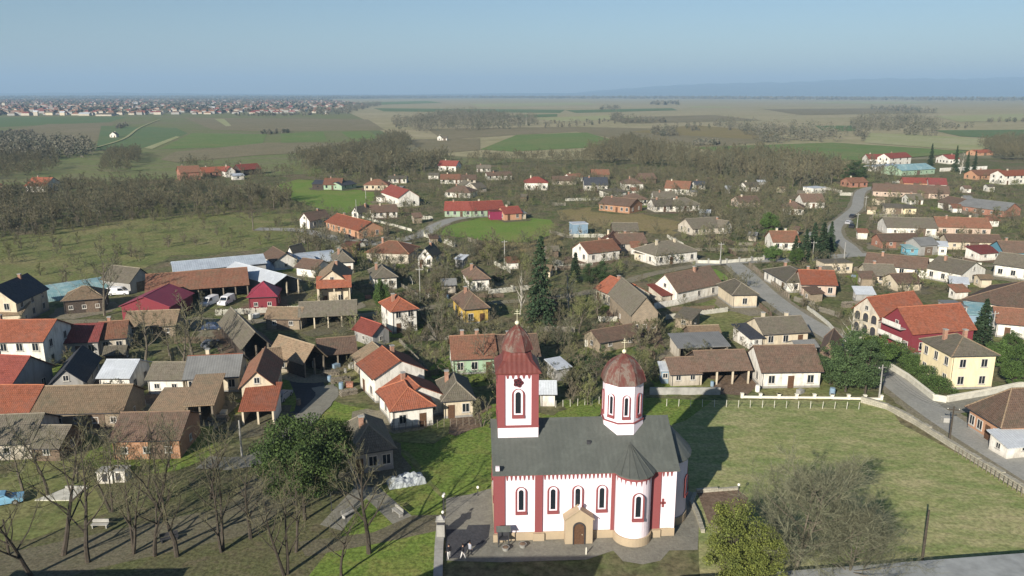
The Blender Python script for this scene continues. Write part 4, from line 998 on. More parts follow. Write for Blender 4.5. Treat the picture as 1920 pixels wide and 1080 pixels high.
# right side, far
h_('very long brown roofed stable with a white and pink front', (1636,368),(1778,374), 10, 3, 3.2, 'p','brown','pink', cat='barn', fw=9)
h_('bright red roofed barn behind the long brown stable', (1694,352),(1740,353), 8, 3, 2.4, 'p','red','salmon', cat='barn')
h_('dark red roofed barn with a white gable behind the long stable', (1741,355),(1774,356), 8, 3, 3, 'p','dred','white', cat='barn')
h_('cream walled low barn right of the road', (1660,402),(1692,403), 6, 3, .8, 's','grey','cream', cat='barn', fw=1)
h_('pale yellow walled shed joined to the cream low barn', (1693,402),(1717,402), 6, 2.7, .6, 's','grey','yellow', cat='shed')
h_('white gabled cottage above the yellow walled shed', (1705,384),(1730,384), 7, 2.6, 2.2, 'p','grey','white')
h_('white walled end of the long grey blue roofed brick building', (1758,390),(1789,396), 9, 3, 2.4, 'p','brown','white', cat='barn', fw=0)
h_('long orange brick building with a grey blue roof', (1790,396),(1882,408), 11, 3, 2.8, 'p','mgrey','brick', cat='barn', fw=6)
h_('red roofed white house furthest up the road on the left', (1628,308),(1661,308), 10, 4, 3.2, 'p','red','white')
h_('white three level house with red roof and dark balconies', (1667,312),(1707,309), 9, 6, 3, 'p','red','white', floors=2, fw=3)
h_('pale flat roofed house below the three level white house', (1640,322),(1690,318), 8, 3.4, .4, 'f','film','white')
h_('grey green sheet roofed hall right of the three level house', (1690,330),(1752,326), 14, 3.5, 3, 'p','teal','mint', cat='barn')
h_('small white house with red roof between the dark conifers', (1754,305),(1778,308), 8, 4, 2.6, 'g','red','white')
h_('long orange roofed house at the far right edge', (1832,338),(1885,336), 9, 3, 2.8, 'p','obrown','salmon', fw=5)
h_('two storey white house with orange roof at the far right edge', (1882,347),(1932,345), 9, 5.4, 2.6, 'p','orange','white', fw=4)
h_('low orange roofed barn beyond the conifers', (1832,292),(1862,291), 10, 2.6, 2, 'p','orange','salmon', cat='barn')
h_('small white hut on the grass left of the two storey house', (1852,360),(1864,360), 4, 3, 1, 'p','grey','white', cat='shed')
h_('small brown roofed white hut below the dark red barn', (1808,362),(1820,362), 4, 2.6, 1.2, 'p','brown','white', cat='shed')
h_('red brown roofed house left of the road in the distance', (1594,352),(1626,351), 8, 3, 2.2, 'p','obrown','brick')
h_('flat white roofed garage above the brown roofed gabled house', (1524,364),(1548,362), 6, 3, .3, 'f','metal','white', cat='shed')
h_('brown roofed house with a black and white gable near the road bend', (1505,391),(1545,391), 9, 3.2, 3, 'p','brown','white', fw=3)
h_('low brown roofed house with a white end wall among bare trees', (1465,402),(1506,404), 9, 2.8, 2.6, 'h','brown','white')
h_('red brown cottage roof half hidden in bare trees', (1386,390),(1424,389), 8, 2.7, 2.2, 'p','brown','pink')
h_('small white house at the foot of the bare wood', (1400,360),(1424,359), 7, 2.8, 2, 'p','grey','white') 
# upper middle
h_('white house with a red hipped roof and tall chimney in the upper middle', (984,357),(1027,357), 9, 4.2, 2.8, 'h','red','white', fw=3)
h_('white gabled house with a steep blue black roof', (1096,358),(1139,358), 9, 3.4, 3.6, 'p','slate','white', fw=3)
h_('white house with brown hipped roof right of the blue black roof', (1168,357),(1206,357), 10, 3.6, 2.8, 'h','brown','white', fw=2)
h_('white gabled house with a brown roof right of the hipped one', (1246,364),(1291,366), 9, 3.4, 3.4, 'p','obrown','white', fw=2)
h_('long orange brick house with brown roof above the ploughed plot', (1123,395),(1180,401), 10, 3.4, 2.6, 'p','brown','obrick', fw=6)
h_('low white shed left of the orange brick house', (1142,372),(1174,368), 6, 2.5, 1, 's','grey','white', cat='shed')
h_('brown roofed house with a white porch behind the orange brick house', (1176,387),(1216,385), 9, 2.8, 2.6, 'h','brown','white')
h_('white walled house with grey roof right of the orange brick house', (1228,398),(1264,397), 9, 2.8, 2.6, 'p','grey','white', fw=3)
h_('pale grey roofed cottage behind the white walled house', (1226,380),(1266,380), 8, 2.6, 2.4, 'p','grey','white')
h_('grey roofed house with two white wall patches by the bare trees', (1268,398),(1312,395), 9, 2.8, 2.8, 'h','grey','white')
h_('small white house with a dark door at the upper wood edge', (1303,356),(1322,356), 7, 2.8, 1.6, 'p','slate','white')
h_('small white hut on the field left of the blue black roof', (1068,341),(1092,340), 7, 2.8, 1.6, 'p','obrown','white')
h_('brown barn behind the brown hipped white house', (1203,345),(1230,344), 8, 3, 2.8, 'p','brown','wood', cat='barn')
h_('orange brown barn roof behind the steep blue black roof', (1110,336),(1142,336), 9, 3, 2.6, 'p','obrown','wood', cat='barn')
h_('brown roofed shed left of the steep blue black roof', (1036,347),(1080,347), 8, 2.6, 2.2, 'p','brown','dirty', cat='shed')
# upper left of the middle
h_('white house with a bright red roof at the top of the village', (822,321),(855,322), 9, 4, 3, 'p','red','white', fw=3)
h_('brown roofed cottage below the bright red roof', (826,345),(862,345), 8, 2.8, 2.6, 'p','obrown','white')
h_('brown roofed cottage with a pale barn wall right of its neighbour', (864,345),(892,345), 8, 2.6, 2.4, 'p','brown','dirty')
h_('white house with a wide brown roof in the row of cottages', (834,370),(882,372), 9, 2.8, 2.8, 'h','brown','white', fw=3)
h_('small white gabled house right of the wide brown roof', (868,360),(893,359), 9, 3, 2.4, 'g','grey','white')
h_('grey roofed shed at the end of the row of cottages', (894,362),(912,360), 8, 2.6, 2.2, 'p','grey','dirty', cat='shed')
h_('low white house with four dark windows at the lane', (728,344),(762,344), 7, 2.8, 1.4, 'p','grey','white', fw=4)
h_('red roofed green fronted house on the bright meadow', (607,356),(640,356), 9, 3, 3, 'p','obrown','mint')
h_('dark boarded shed at the left of the green fronted house', (586,355),(606,355), 7, 3, 1.2, 's','slate','dark', cat='shed')
h_('dark green sheet shed at the right of the green fronted house', (641,357),(668,353), 8, 2.6, 1.6, 'p','slate','mint', cat='shed')
h_('cream house with a red brown hipped roof at the lane', (683,357),(727,357), 9, 3, 2.6, 'h','obrown','cream')
h_('tall white house with a steep red roof and balcony', (716,377),(748,389), 9, 4.6, 3.4, 'p','red','white', fw=2)
h_('white annexe beside the tall steep red roofed house', (706,378),(717,380), 6, 2.6, 1.4, 's','grey','white', cat='shed')
h_('mint green house with a red roof and porch, left half of the row', (834,407),(884,407), 9, 3, 3, 'p','red','mint', fw=4)
h_('mint green house with a long red roof, right half of the row', (886,407),(946,404), 9, 3, 3, 'p','red','mint', fw=5)
h_('magenta walled shed in front of the mint green row', (920,413),(945,412), 4, 3.6, .3, 'f','dred','magenta', cat='shed', fw=0)
h_('salmon house with a red roof right of the magenta shed', (946,414),(978,412), 8, 3, 2.2, 'p','red','salmon', fw=2)
h_('small cream shed at the end of the mint green row', (973,412),(986,411), 4, 2.6, .6, 's','mgrey','cream', cat='shed')
h_('pale brown roofed cottage at the left of the row below the steep red roof', (697,410),(745,408), 7, 2.8, 2.4, 'p','brown','white', fw=4)
h_('small white gable left of the pale cottage', (660,410),(672,411), 8, 2.8, 2.2, 'g','grey','white', fw=1)
h_('long orange roofed house with white and orange front', (612,430),(673,448), 9, 3, 2.6, 'p','orange','salmon', fw=6)
h_('brown roofed house with a sharp white gable by the asphalt yard', (563,428),(581,430), 10, 3.4, 2.6, 'g','brown','white', fw=1)
h_('small cottage with pale wall at the upper village edge', (894,323),(920,323), 7, 2.6, 2, 'p','grey','white')
h_('low brown roofed house with white walls below the upper field', (914,338),(960,337), 8, 2.8, 1.8, 'p','brown','white')
h_('tiny white hut left of the row of cottages', (803,336),(822,336), 5, 2.4, .8, 's','grey','white', cat='shed')
# far left
h_('pale blue gabled house with an orange roof at the wood edge', (86,361),(118,355), 10, 3.6, 3.8, 'g','orange','white', fw=2, sw=1)
h_('old brick house with a red roof above the wood', (339,339),(377,337), 11, 5, 3.4, 'p','obrown','brick', fw=3)
h_('long orange roof between the brick house and the white gable', (380,332),(423,330), 9, 3, 2.8, 'p','orange','brick')
h_('white gabled house with dark windows above the wood', (425,333),(442,332), 9, 4, 2.8, 'g','red','white', fw=1)
h_('red roofed house with a dark front at the end of the upper row', (452,330),(490,327), 9, 4, 3, 'p','red','dark', fw=3)
h_('small pale shed in front of the white gabled house above the wood', (436,338),(458,337), 5, 2.6, .8, 's','metal','white', cat='shed')
h_('lone white hut on the green fields', (206,258),(218,258), 6, 3.6, 3, 'g','grey','white')
h_('lone white farmhouse on the brown field beyond the village', (820,264),(828,264), 8, 4, 2, 'g','grey','white')
h_('small white barn beside the lone white farmhouse', (829,264),(838,264), 8, 3, 2, 'p','grey','white', cat='barn')
h_('brick red house at the left edge below the wood', (-14,368),(10,366), 9, 3.2, 2.6, 'p','obrown','brick')
# middle left
h_('white house with a blue black roof at the left edge', (-34,612),(36,611), 12, 5, 3.6, 'g','slate','cream', fw=2)
h_('beige hipped roof barn behind the crimson barn', (122,590),(197,584), 7, 3, 2.4, 'h','tan','dark', cat='barn', fw=3)
h_('grey roofed barn with a dark gable left of the long orange hall', (246,552),(286,541), 9, 3, 3, 'g','grey','grey', cat='barn', fw=0)
h_('long hall with an orange brown roof and open front', (278,577),(467,561), 12, 3.6, 3.0, 'p','obrown','grey', cat='barn', opn=True)
h_('long pale sheet roofed hall behind the orange brown hall', (330,537),(500,520), 9, 3.8, 1.6, 'p','film','grey', cat='barn', fw=0)
h_('pale sheet gabled hall right of the crimson kiosk', (516,560),(562,550), 22, 3.4, 1.8, 'g','metal','grey', cat='barn', opn='white')
h_('crimson sheet barn with a broad gabled front', (231,603),(320,604), 11, 3.4, 2.2, 'g','crimson','crimson', cat='barn', fw=2)
h_('small crimson roofed kiosk in front of the pale hall', (468,583),(519,581), 6.5, 3, 3, 'h','crimson','crimson', cat='shed', fw=2)
h_('two storey house with a beige gable roof above a red porch roof', (596,572),(654,570), 12, 5.2, 3, 'g','tan','cream', fw=2, sw=2, floors=2)
h_('red hipped porch roof on the front of the two storey beige gabled house', (598,577),(658,574), 3, 4.6, 1.6, 's','orange','cream', cat='porch', opn='white')
h_('white house with a grey hipped roof and dark shutters', (703,545),(744,542), 9, 3, 2.3, 'h','grey','white', fw=2, sw=1)
h_('white house with a dark hipped roof behind the beige gable', (630,515),(663,513), 9, 3.2, 2.6, 'h','grey','white', fw=2)
h_('wide orange brown roofed house with a mottled white gable', (688,493),(766,496), 10, 3, 2.8, 'h','obrown','dirty', fw=3, ch=1)
h_('brown roofed white walled shed left of the beige gable', (556,517),(592,522), 6, 2.5, 1.8, 'p','brown','white', cat='shed', fw=0)
h_('brown roofed hut with a white wall at the end of the pale hall', (494,494),(516,508), 6, 2.5, 2.2, 'p','brown','white', cat='shed', fw=0)
h_('narrow white gable by the bare pole', (540,489),(550,490), 5, 2.6, 1.8, 'g','grey','white', cat='shed', fw=0)
h_('small orange brick shed on the asphalt yard', (641,478),(667,479), 4, 2.8, .6, 's','obrown','obrick', cat='shed', fw=0)
h_('grey roofed cottage with a white gable right of the wide orange roof', (784,501),(811,502), 8, 3, 2.6, 'g','grey','white', fw=2)
h_('white cottage with a brown hipped roof left of the spruce', (880,548),(917,546), 9, 3, 2.4, 'h','brown','white', fw=1, sw=2)
h_('bright yellow fronted house with a brown hipped roof', (872,609),(915,605), 9.5, 3.2, 2.9, 'h','brown','ochre', fw=2, sw=2, ridge='tan')
h_('mint green house with a worn brown roof left of the church tower', (850,704),(930,700), 8.5, 3, 2.9, 'p','obrown','mint', fw=3, ch=2)
h_('red brown roofed wing of the mint green house behind the church tower', (931,698),(1010,694), 8, 2.8, 2.8, 'p','brown','mint', fw=2)
h_('small whitewashed hut beside the church tower', (1014,763),(1040,763), 3, 2.4, 1.3, 'p','metal','white', cat='shed', fw=0)
h_('small cream house with a grey green roof left of the church', (833,786),(887,782), 8, 2.8, 2.3, 'h','grey','cream', fw=2, sw=1)
# the orange roofed farm
h_('orange hipped roof house with white walls, lowest of the orange farm', (737,808),(812,798), 8.5, 3, 2.4, 'h','orange','white', fw=2, sw=2, ch=0, ridge='pinkish' if 0 else None)
h_('orange gable roofed middle house of the orange farm', (712,768),(738,796), 8, 3.0, 2.4, 'p','orange','white', fw=1, ch=1)
h_('orange gable roofed upper house of the orange farm with a tall white wall', (676,727),(705,757), 8, 4.2, 2.4, 'p','orange','white', fw=2, ch=1)
h_('small red roofed hut with a pale gable above the orange farm', (700,652),(730,644), 6, 2.6, 1.8, 'g','red','grey', cat='shed', fw=1)
h_('two storey white house with an orange brown hipped roof', (737,627),(782,621), 7.5, 4.6, 2.2, 'h','orange','white', fw=2, sw=1, ch=1, floors=2)
h_('long open barn with grey brown roof and white posts', (563,618),(668,613), 7, 2.8, 2.2, 'p','grey','dark', cat='barn', opn='white')
h_('low tan roofed byre at the left of the long open barn', (500,618),(562,619), 5, 2.5, 1.7, 'p','tan','stone', cat='barn', fw=2)
h_('long narrow barn seen end on with a mossy grey roof', (458,680),(506,672), 19, 2.8, 2.8, 'g','grey','dark', cat='barn', opn=True)
h_('low tan roofed shed behind the orange porch house', (504,704),(556,696), 5, 2.5, 1.6, 'p','tan','cream', cat='shed')
h_('open gabled hay barn with a tan roof', (572,710),(610,697), 9, 3, 2.6, 'g','tan','dark', cat='barn', opn=True)
h_('dark brown roofed cart shed left of the orange farm', (600,692),(668,686), 6, 2.7, 2.0, 'p','brown','dark', cat='barn', opn=True)
h_('tan roofed end of the cart shed next to the upper orange roof', (664,694),(682,712), 7, 2.7, 2.0, 'p','tan','dirty', cat='shed', fw=0)
h_('large house with a tan and brown gable roof and an orange lower roof', (457,776),(516,772), 11, 4.4, 2.4, 'g','obrown','cream', fw=1, sw=2, ch=0)
h_('orange lean-to roof on the front of the large tan gabled house', (455,798),(515,796), 5, 2.4, 2.0, 's','orange','white', cat='porch', opn='white')
h_('grey sheet roofed house with a rust red ridge left of the tan gabled house', (350,740),(448,735), 8, 2.8, 2.5, 'p','mgrey','cream', fw=4, ridge='orange')
h_('low grey roofed shed with white wall panels', (280,740),(345,740), 6, 2.7, 1.8, 'p','grey','white', cat='shed', fw=2)
h_('small white house with a pale sheet roof', (190,743),(246,743), 7, 3.2, 1.8, 'p','metal','white', fw=2, ch=0)
h_('long low tan roofed stable in the lower left', (62,808),(232,804), 8, 2.8, 2.6, 'p','tan','stone', cat='barn', fw=5)
h_('white house with an orange roof at the left end of the long stable', (-60,808),(58,808), 8, 2.9, 2.7, 'p','orange','white', fw=4, ch=0)
h_('red roofed house at the left edge below the large white block', (-50,760),(26,764), 9, 3.6, 3.4, 'p','red','grey', fw=3, floors=1)
h_('large white two storey block with an orange roof at the left edge', (-60,697),(88,695), 9.5, 5.4, 2.6, 'p','orange','white', fw=5, floors=2)
h_('red roofed house with a shaded grey wall right of the large white block', (112,672),(186,668), 7.5, 3, 2.4, 'p','dred','grey', fw=3, ch=0)
h_('orange brown roofed end house with two black windows', (188,664),(238,660), 6.5, 3, 2.4, 'p','obrown','dirty', fw=2, ch=1, door=-1)
h_('house with a blue black roof in the shade of the large white block', (98,752),(160,746), 12, 2.8, 2.4, 'g','slate','grey', fw=2, ch=0)
h_('ruined brick house with a broken tan roof', (285,800),(345,799), 6, 2.2, 1.2, 's','tan','cream', cat='ruin', fw=3)
h_('roofless stone ruin right of the broken tan roof', (352,797),(402,794), 8, 3.0, 1.6, 's','tan','stone', cat='ruin', opn=True)
h_('low grey roofed shed at the lower left edge', (-30,866),(62,862), 8, 2.6, 2.4, 'p','grey','dirty', cat='shed')
h_('small grey roofed shed beside the low one at the lower left', (66,866),(114,866), 6, 2.2, 1.7, 'p','grey','wood', cat='shed')
h_('orange brick barn with a brown roof behind the park trees', (215,864),(339,861), 8, 3.0, 2.2, 'p','brown','obrick', cat='barn', fw=3)
h_('grey hipped roof house behind the big green pine', (662,892),(738,880), 8.5, 2.9, 2.8, 'h','grey','grey', fw=3, ch=1)
h_('tan roofed barn hidden behind bare trees above the large white block', (236,636),(330,632), 7, 2.6, 2.2, 'p','tan','stone', cat='barn', fw=3)
h_('low house with a tan roof above the large white block', (-30,616),(42,612), 5, 2.6, 1.2, 's','tan','cream', cat='shed')
h_('long low building with a flat pale roof at the lower right corner', (0,0),(0,0), 7, 1.35, .2, 'f','slab','grey', cat='shed', world=(16, 58.7, 84, 67.1), fw=0)
# just outside the frame, towards the viewer: they throw the shadows at the bottom
h_('tall house standing just below the frame in front of the church', (0,0),(0,0), 8, 9.3, 4.2, 'p','dred','grey', world=(-18.5, 43.6, -4.5, 43.9), fw=0, ch=0)
h_('house just below the frame in front of the park', (0,0),(0,0), 9, 5.5, 2.5, 'h','dred','grey', world=(-54, 50.0, -38, 50.5), fw=0, ch=0)

# balconies of the crimson house
for z0, ln in ((2.0, 6.5), (4.3, 5.0)):
    b_ = MB().box(-ln/2, ln/2, -1.3, -.01, z0, z0 + .15); bo = b_.build('balcony', M_conc, redh, (0, -6.5, 0))
    m_ = MB().box(-ln/2, ln/2, -1.3, -1.24, z0+.151, z0+1.0); m_.build('balustrade', WM['white'], bo)
for i in range(3):
    for j in range(2):
        a_ = MB(); arch_box(a_, 1.3, 1.7, -.04, .06); ao = a_.build('loggia_arch', M_steel, logg, (-2.0 + 2.0*i, -6.0, .25 + 2.3*j))
        a_ = MB(); arch_ring(a_, 1.6, 1.95, 1.3, 1.7, 0, -.1, .02); a_.build('arch_surround', WM['cream'], ao)
# polytunnels
def tunnel(label, a, b, length, hh, key):
    A = P(*a); B = P(*b); u = (B-A); W = u.length; u.normalize(); v = Vector((-u.y, u.x, 0)); c = (A+B)/2 + v*length/2
    t = E('polytunnel', c, math.atan2(u.y, u.x), label, 'greenhouse'); RECTS.append((c.x, c.y, math.atan2(u.y, u.x), W/2, length/2))
    mb, _ = roof_mesh(W, length, 0, hh, 't', None); mb.build('cover', RM[key], t)
    m = MB()
    for k in range(5):
        y = -length/2 + length*k/4
        for i in range(8):
            a0, a1 = math.pi*i/8, math.pi*(i+1)/8; r = W/2 + .03
            m.tube((-r*math.cos(a0), y, (hh+.03)*math.sin(a0)), (-r*math.cos(a1), y, (hh+.03)*math.sin(a1)), .04, .04, 4)
    m.build('hoops', M_conc, t)
tunnel('teal covered polytunnel at the left behind the dark roofed house', (54, 552), (82, 569), 15, 2.6, 'teal')
tunnel('grey polytunnel left of its shorter neighbour on the meadow edge', (470, 502), (488, 512), 16, 2.2, 'film')
tunnel('white polytunnel right of its neighbour on the meadow edge', (512, 488), (528, 500), 16, 2.2, 'film')

# trodden yards round the houses
for i, (cx, cy_, rz, a, b_) in enumerate(RECTS):
    if cy_ < 85 or cy_ > 420: continue
    r_ = random.Random(i); c, s = math.cos(rz), math.sin(rz); pts = []
    for k in range(14):
        t = 2*math.pi*k/14; q = r_.uniform(1.15, 1.75); x, y = (a+1)*q*math.cos(t), (b_+1.5)*q*math.sin(t) - 1.0
        pts.append(Vector((cx + x*c - y*s, cy_ + x*s + y*c, 0)))
    sheet('yard', None, G[['dirt', 'base', 'olive', 'lawn', 'pdirt', 'base', 'earth', 'olive'][i % 8]], .075 + .0002*i, g=pts, jag=.3)
# ------------------------------------------------------------------ single trees one can point at
T = tree
def at(x, y): return P(x, y)
T('spruce', at(1012, 612), 19, 'tall dark spruce standing right of the bell tower top', 'spruce_tree', rz=1, wx=.95)
T('spruce1', at(1078, 528), 7.5, 'dark evergreen just right of the tall dark spruce', 'spruce_tree', wx=1.3)
T('cedar', at(1128, 532), 6, 'round dark green shrub tree below the orange brown house', 'evergreen_tree', wx=1.1)
T('cedar', at(1105, 535), 5.5, 'dark green shrub tree between two evergreens by the lane', 'evergreen_tree')
for i, (x, y, hh, w_) in enumerate([(1508, 492, 9.5, 1.1), (1540, 488, 11, 1.2), (1556, 470, 9, 1.0), (1524, 480, 10, 1.1), (1490, 486, 7, 1.2)]):
    T('spruce1', at(x, y), hh, ['dark spruce left of centre in the clump at the road bend', 'broad dark spruce closest to the road bend', 'spruce at the upper right of the clump at the road bend', 'spruce in the middle of the clump at the road bend', 'low spruce at the left end of the clump at the road bend'][i], 'spruce_tree', wx=w_)
T('pine', at(572, 975), 12.0, 'large dense green pine in the churchyard park', 'pine_tree', wx=1.0)
T('pine', at(634, 915), 9, 'dark pine behind the right flank of the large green pine', 'pine_tree', wx=.62)
T('thuja', at(1372, 1098), 8.6, 'yellow green conifer at the bottom edge right of the church', 'thuja_tree', wx=.95, rz=.5)
T('thuja', at(1426, 1112), 6.8, 'lower yellow green conifer beside the taller one at the bottom edge', 'thuja_tree', wx=.9)
T('bigbare', at(1490, 1068), 11.5, 'huge bare spreading tree on the church meadow', 'bare_tree', wx=1.15, rz=2)
T('bigbare', at(1590, 1090), 8.5, 'bare tree at the bottom edge right of the huge spreading one', 'bare_tree', wx=1.0, rz=.6)
for i, (x, y, hh, k, lb) in enumerate([(1585, 735, 9.5, 'cedar', 'broad dark green tree behind the white pillar fence'), (1622, 738, 8.5, 'cedar', 'dark green tree at the right end of the white pillar fence'),
     (1556, 722, 7, 'cedar', 'dark green tree against the end of the long white house'), (1640, 700, 7, 'leafy', 'bright green tree below the crimson house'),
     (1606, 706, 8, 'cedar', 'dark green tree between the white house wing and the road')]): T(k, at(x, y), hh, lb, 'evergreen_tree', wx=1.05)
T('spruce1', at(1838, 652), 9.5, 'grey green spruce behind the grey roof of the pale yellow house', 'spruce_tree', wx=1.3)
T('leafy', at(1868, 690), 5, 'green shrub tree right of the pale yellow house', 'evergreen_tree', wx=1.2)
T('leafy', at(1898, 724), 4.5, 'rounded bright green thuja at the right of the yellow house gate', 'thuja_tree')
T('leafy', at(1918, 702), 6, 'tall bright green thuja at the right edge', 'thuja_tree')
T('leafy', at(1895, 660), 4, 'green shrub below the white walled house at the right edge', 'evergreen_tree')
T('spruce', at(1744, 312), 15, 'lone pointed green spruce beside the small red roofed house', 'spruce_tree', wx=.8)
for i, (x, y, hh) in enumerate([(1790, 322, 16), (1812, 324, 13), (1826, 322, 13)]):
    T('spruce', at(x, y), hh, ['tallest spruce of the three beside the long white wall', 'middle spruce of the three beside the long white wall', 'right hand spruce of the three beside the long white wall'][i], 'spruce_tree', wx=.75)
T('cedar', at(1598, 348), 12, 'dark green tree cluster left of the road in the distance', 'evergreen_tree', wx=1.3)
T('cedar', at(1610, 336), 10, 'dark green tree behind the distant tree cluster', 'evergreen_tree', wx=1.2)
T('leafy', at(1448, 492), 5, 'yellow green tree in front of the brown roofed white gable', 'leafy_tree', wx=1.1)
T('leafy', at(1492, 498), 5, 'yellow green tree at the right of the brown roofed white gable', 'leafy_tree', wx=1.0)
T('leafy', at(1442, 442), 8, 'fresh green tree behind the brown roofed white gable', 'leafy_tree', wx=1.0)
T('birch0', at(975, 590), 11, 'pale trunked birch directly behind the bell tower', 'birch_tree')
T('birch0', at(1068, 585), 11, 'pale trunked birch right of the tall dark spruce', 'birch_tree')
T('birch0', at(1585, 668), 9.5, 'pale pollarded birch by the road bend', 'birch_tree', wx=1.5); T('birch0', at(1604, 674), 8.5, 'second pale birch by the road, beside the dark green trees', 'birch_tree')
T('birch0', at(1800, 326), 15, 'white trunked tree between the dark spruces', 'birch_tree')
T('bare3', at(475, 432), 12, 'broad bare tree alone on the left meadow', 'bare_tree', wx=1.2)
T('bare1', at(196, 592), 15, 'big bare tree behind the beige hipped barn', 'bare_tree', wx=1.0)
T('bare0', at(272, 690), 13, 'tall bare tree on the green yard left of the dark barns', 'bare_tree')
T('bare2', at(362, 676), 13, 'tall bare tree by the parked cars left of the narrow mossy barn', 'bare_tree', wx=1.1)
T('bare2', at(345, 690), 11, 'lower bare tree beside the tall one near the parked cars', 'bare_tree')
T('bud0', at(1725, 548), 6, 'round orange brown shrub right of the small brown shed', 'bare_tree', wx=1.3)
T('bud1', at(1150, 640), 5, 'red brown bush in front of the big brick barn', 'bare_tree', wx=1.2)
T('bud0', at(1085, 625), 9, 'orange brown budding tree behind the bell tower', 'bare_tree', wx=1.1)
T('leafy', at(718, 600), 9, 'yellow green tree left of the two storey white house', 'leafy_tree', wx=.5)
park = [(118, 1042, 14), (165, 1055, 13), (250, 1038, 12.5), (290, 1042, 12), (332, 1044, 13), (418, 1034, 12.5), (60, 1080, 12), (692, 1038, 13.5), (535, 1078, 12), (555, 1036, 10), (470, 1010, 11), (300, 940, 11), (395, 935, 11), (90, 930, 10), (210, 960, 9), (520, 935, 9), (640, 1082, 8)]
pl_ = ['leaning bare tree left of the first park pair', 'straight bare tree with a twin trunk in the park', 'bare park tree between the stone bench and the shaded corner', 'slim bare park tree third from the shaded corner', 'bare park tree beside the dark bench', 'bare park tree standing by the end of the dirt path', 'bare tree at the bottom left corner', 'tall bare tree at the crossing of the diagonal paths', 'bare tree at the bottom edge left of the lawn', 'slim bare tree in front of the big green pine', 'bare tree left of the big green pine', 'bare tree behind the park row near the white boxes', 'bare tree behind the park row near the lane', 'bare tree beside the pale concrete slab', 'small bare tree in front of the concrete slab', 'small bare tree at the foot of the big green pine', 'low bare tree at the bottom edge of the lawn']
for i, (x, y, hh) in enumerate(park): T('parktree%d' % (i % 3), at(x, y), hh, pl_[i], 'bare_tree', 'tree', 'bare trees of the churchyard park')

# hedge of the yellow house
def hedge(label, pts, wd, hh, leafm, dens=55, name='hedge', size=.3):
    g = gpoly(pts); arr = []; r = random.Random(len(pts) * 31 + int(g[0].x))
    core = MB()
    for i in range(len(g) - 1):
        L = (g[i+1] - g[i]).length; u = (g[i+1] - g[i]).normalized(); v = Vector((-u.y, u.x, 0))
        for k in range(int(L * wd * dens)):
            s = r.uniform(0, L); t_ = r.uniform(-1, 1); hz = hh * (1 + .22 * math.sin(s * 1.3 + i) + .12 * math.sin(s * 3.1)) * (1 - .35 * abs(t_) ** 3)
            z = hz * (r.random() ** .45); p = g[i] + u * s + v * t_ * wd / 2; arr.append((p.x, p.y, z))
        core.tube(g[i] + Vector((0, 0, .0)), g[i] + Vector((0, 0, hh * .7)), .06, .03, 5)
    o = g[0]
    root = E(name, (o.x, o.y, 0), 0, label, 'hedge')
    a = leaf_cards(np.array(arr) - np.array([o.x, o.y, 0]), size, 3); link('foliage', np_mesh('foliage', a, 3, [leafm]), root)
    for i in range(len(core.v)): core.v[i] = (core.v[i][0] - o.x, core.v[i][1] - o.y, core.v[i][2])
    core.build('stems', M_barkd, root)
    for i in range(len(g) - 1): ROADS.append((g[i], g[i+1], wd / 2))
hedge('thick green hedge filling the garden beside the pale yellow house', [(1700, 690), (1733, 714), (1760, 738), (1776, 748)], 4.0, 2.2, M_leaf, 150, size=.16)
hedge('tall green bushes between the crimson house and the garden hedge', [(1676, 668), (1698, 682), (1718, 696)], 3.4, 2.6, M_leaf, 150, size=.16)
hedge('green bushes below the loggia house', [(1648, 676), (1664, 690), (1676, 690)], 2.4, 2.0, M_leafd, 150, size=.16)
hedge('dark evergreen hedge on the slope right of the small road bend', [(1400, 440), (1418, 446)], 3, 3, M_leafd, 30)

# ------------------------------------------------------------------ masses of bare trees: nearest ones singly, the rest as woodland
req = []
def scatter(poly, sp, kinds, h0, h1, label, group, m=1.2, wx=(.8, 1.25), seed=None, jit=1.0):
    g = gpoly(poly); r = random.Random(seed if seed is not None else len(req) + 5)
    xs = [p.x for p in g]; ys = [p.y for p in g]; A = (max(xs) - min(xs)) * (max(ys) - min(ys)); n = int(A / sp**2)
    for _ in range(n):
        x, y = r.uniform(min(xs), max(xs)), r.uniform(min(ys), max(ys))
        if inpoly(x, y, g) and free(x, y, m): req.append((x, y, r.uniform(h0, h1), r.choice(kinds), label, group, r.uniform(*wx), r.uniform(0, 6.28)))
B = ['bare0', 'bare1', 'bare2', 'bare3', 'bare4']; BU = ['bush0', 'bush1', 'bush2']
# woods, left
scatter([(-260, 358), (60, 366), (140, 358), (230, 352), (335, 352), (440, 364), (550, 376), (545, 392), (420, 396), (240, 410), (60, 438), (-250, 463)], 5.0, B, 6, 10, 'bare tree in the dense brown wood left of the village', 'trees of the left wood', seed=1)
scatter([(200, 292), (262, 285), (266, 302), (230, 332), (185, 328)], 5.0, B, 6, 9.5, 'bare tree in the dark clump above the left wood', 'trees of the dark left clump', seed=52)
scatter([(-260, 290), (0, 288), (60, 280), (104, 292), (112, 318), (60, 336), (-260, 350)], 5.5, B, 6, 9.5, 'bare tree in the far part of the left wood', 'trees of the left wood', seed=2)
scatter([(540, 310), (620, 290), (700, 278), (740, 258), (770, 270), (760, 300), (790, 310), (840, 300), (840, 318), (700, 340), (600, 330)], 5.5, B, 8, 13, 'bare tree in the grove above the bright meadow', 'trees of the upper grove', seed=3)
scatter([(1100, 292), (1180, 268), (1230, 280), (1330, 300), (1430, 290), (1520, 310), (1580, 318), (1600, 345), (1520, 352), (1440, 350), (1330, 330), (1280, 322), (1180, 312), (1100, 312)], 5.8, B, 8, 13, 'bare tree in the wood along the top of the village', 'trees of the top wood', seed=4)
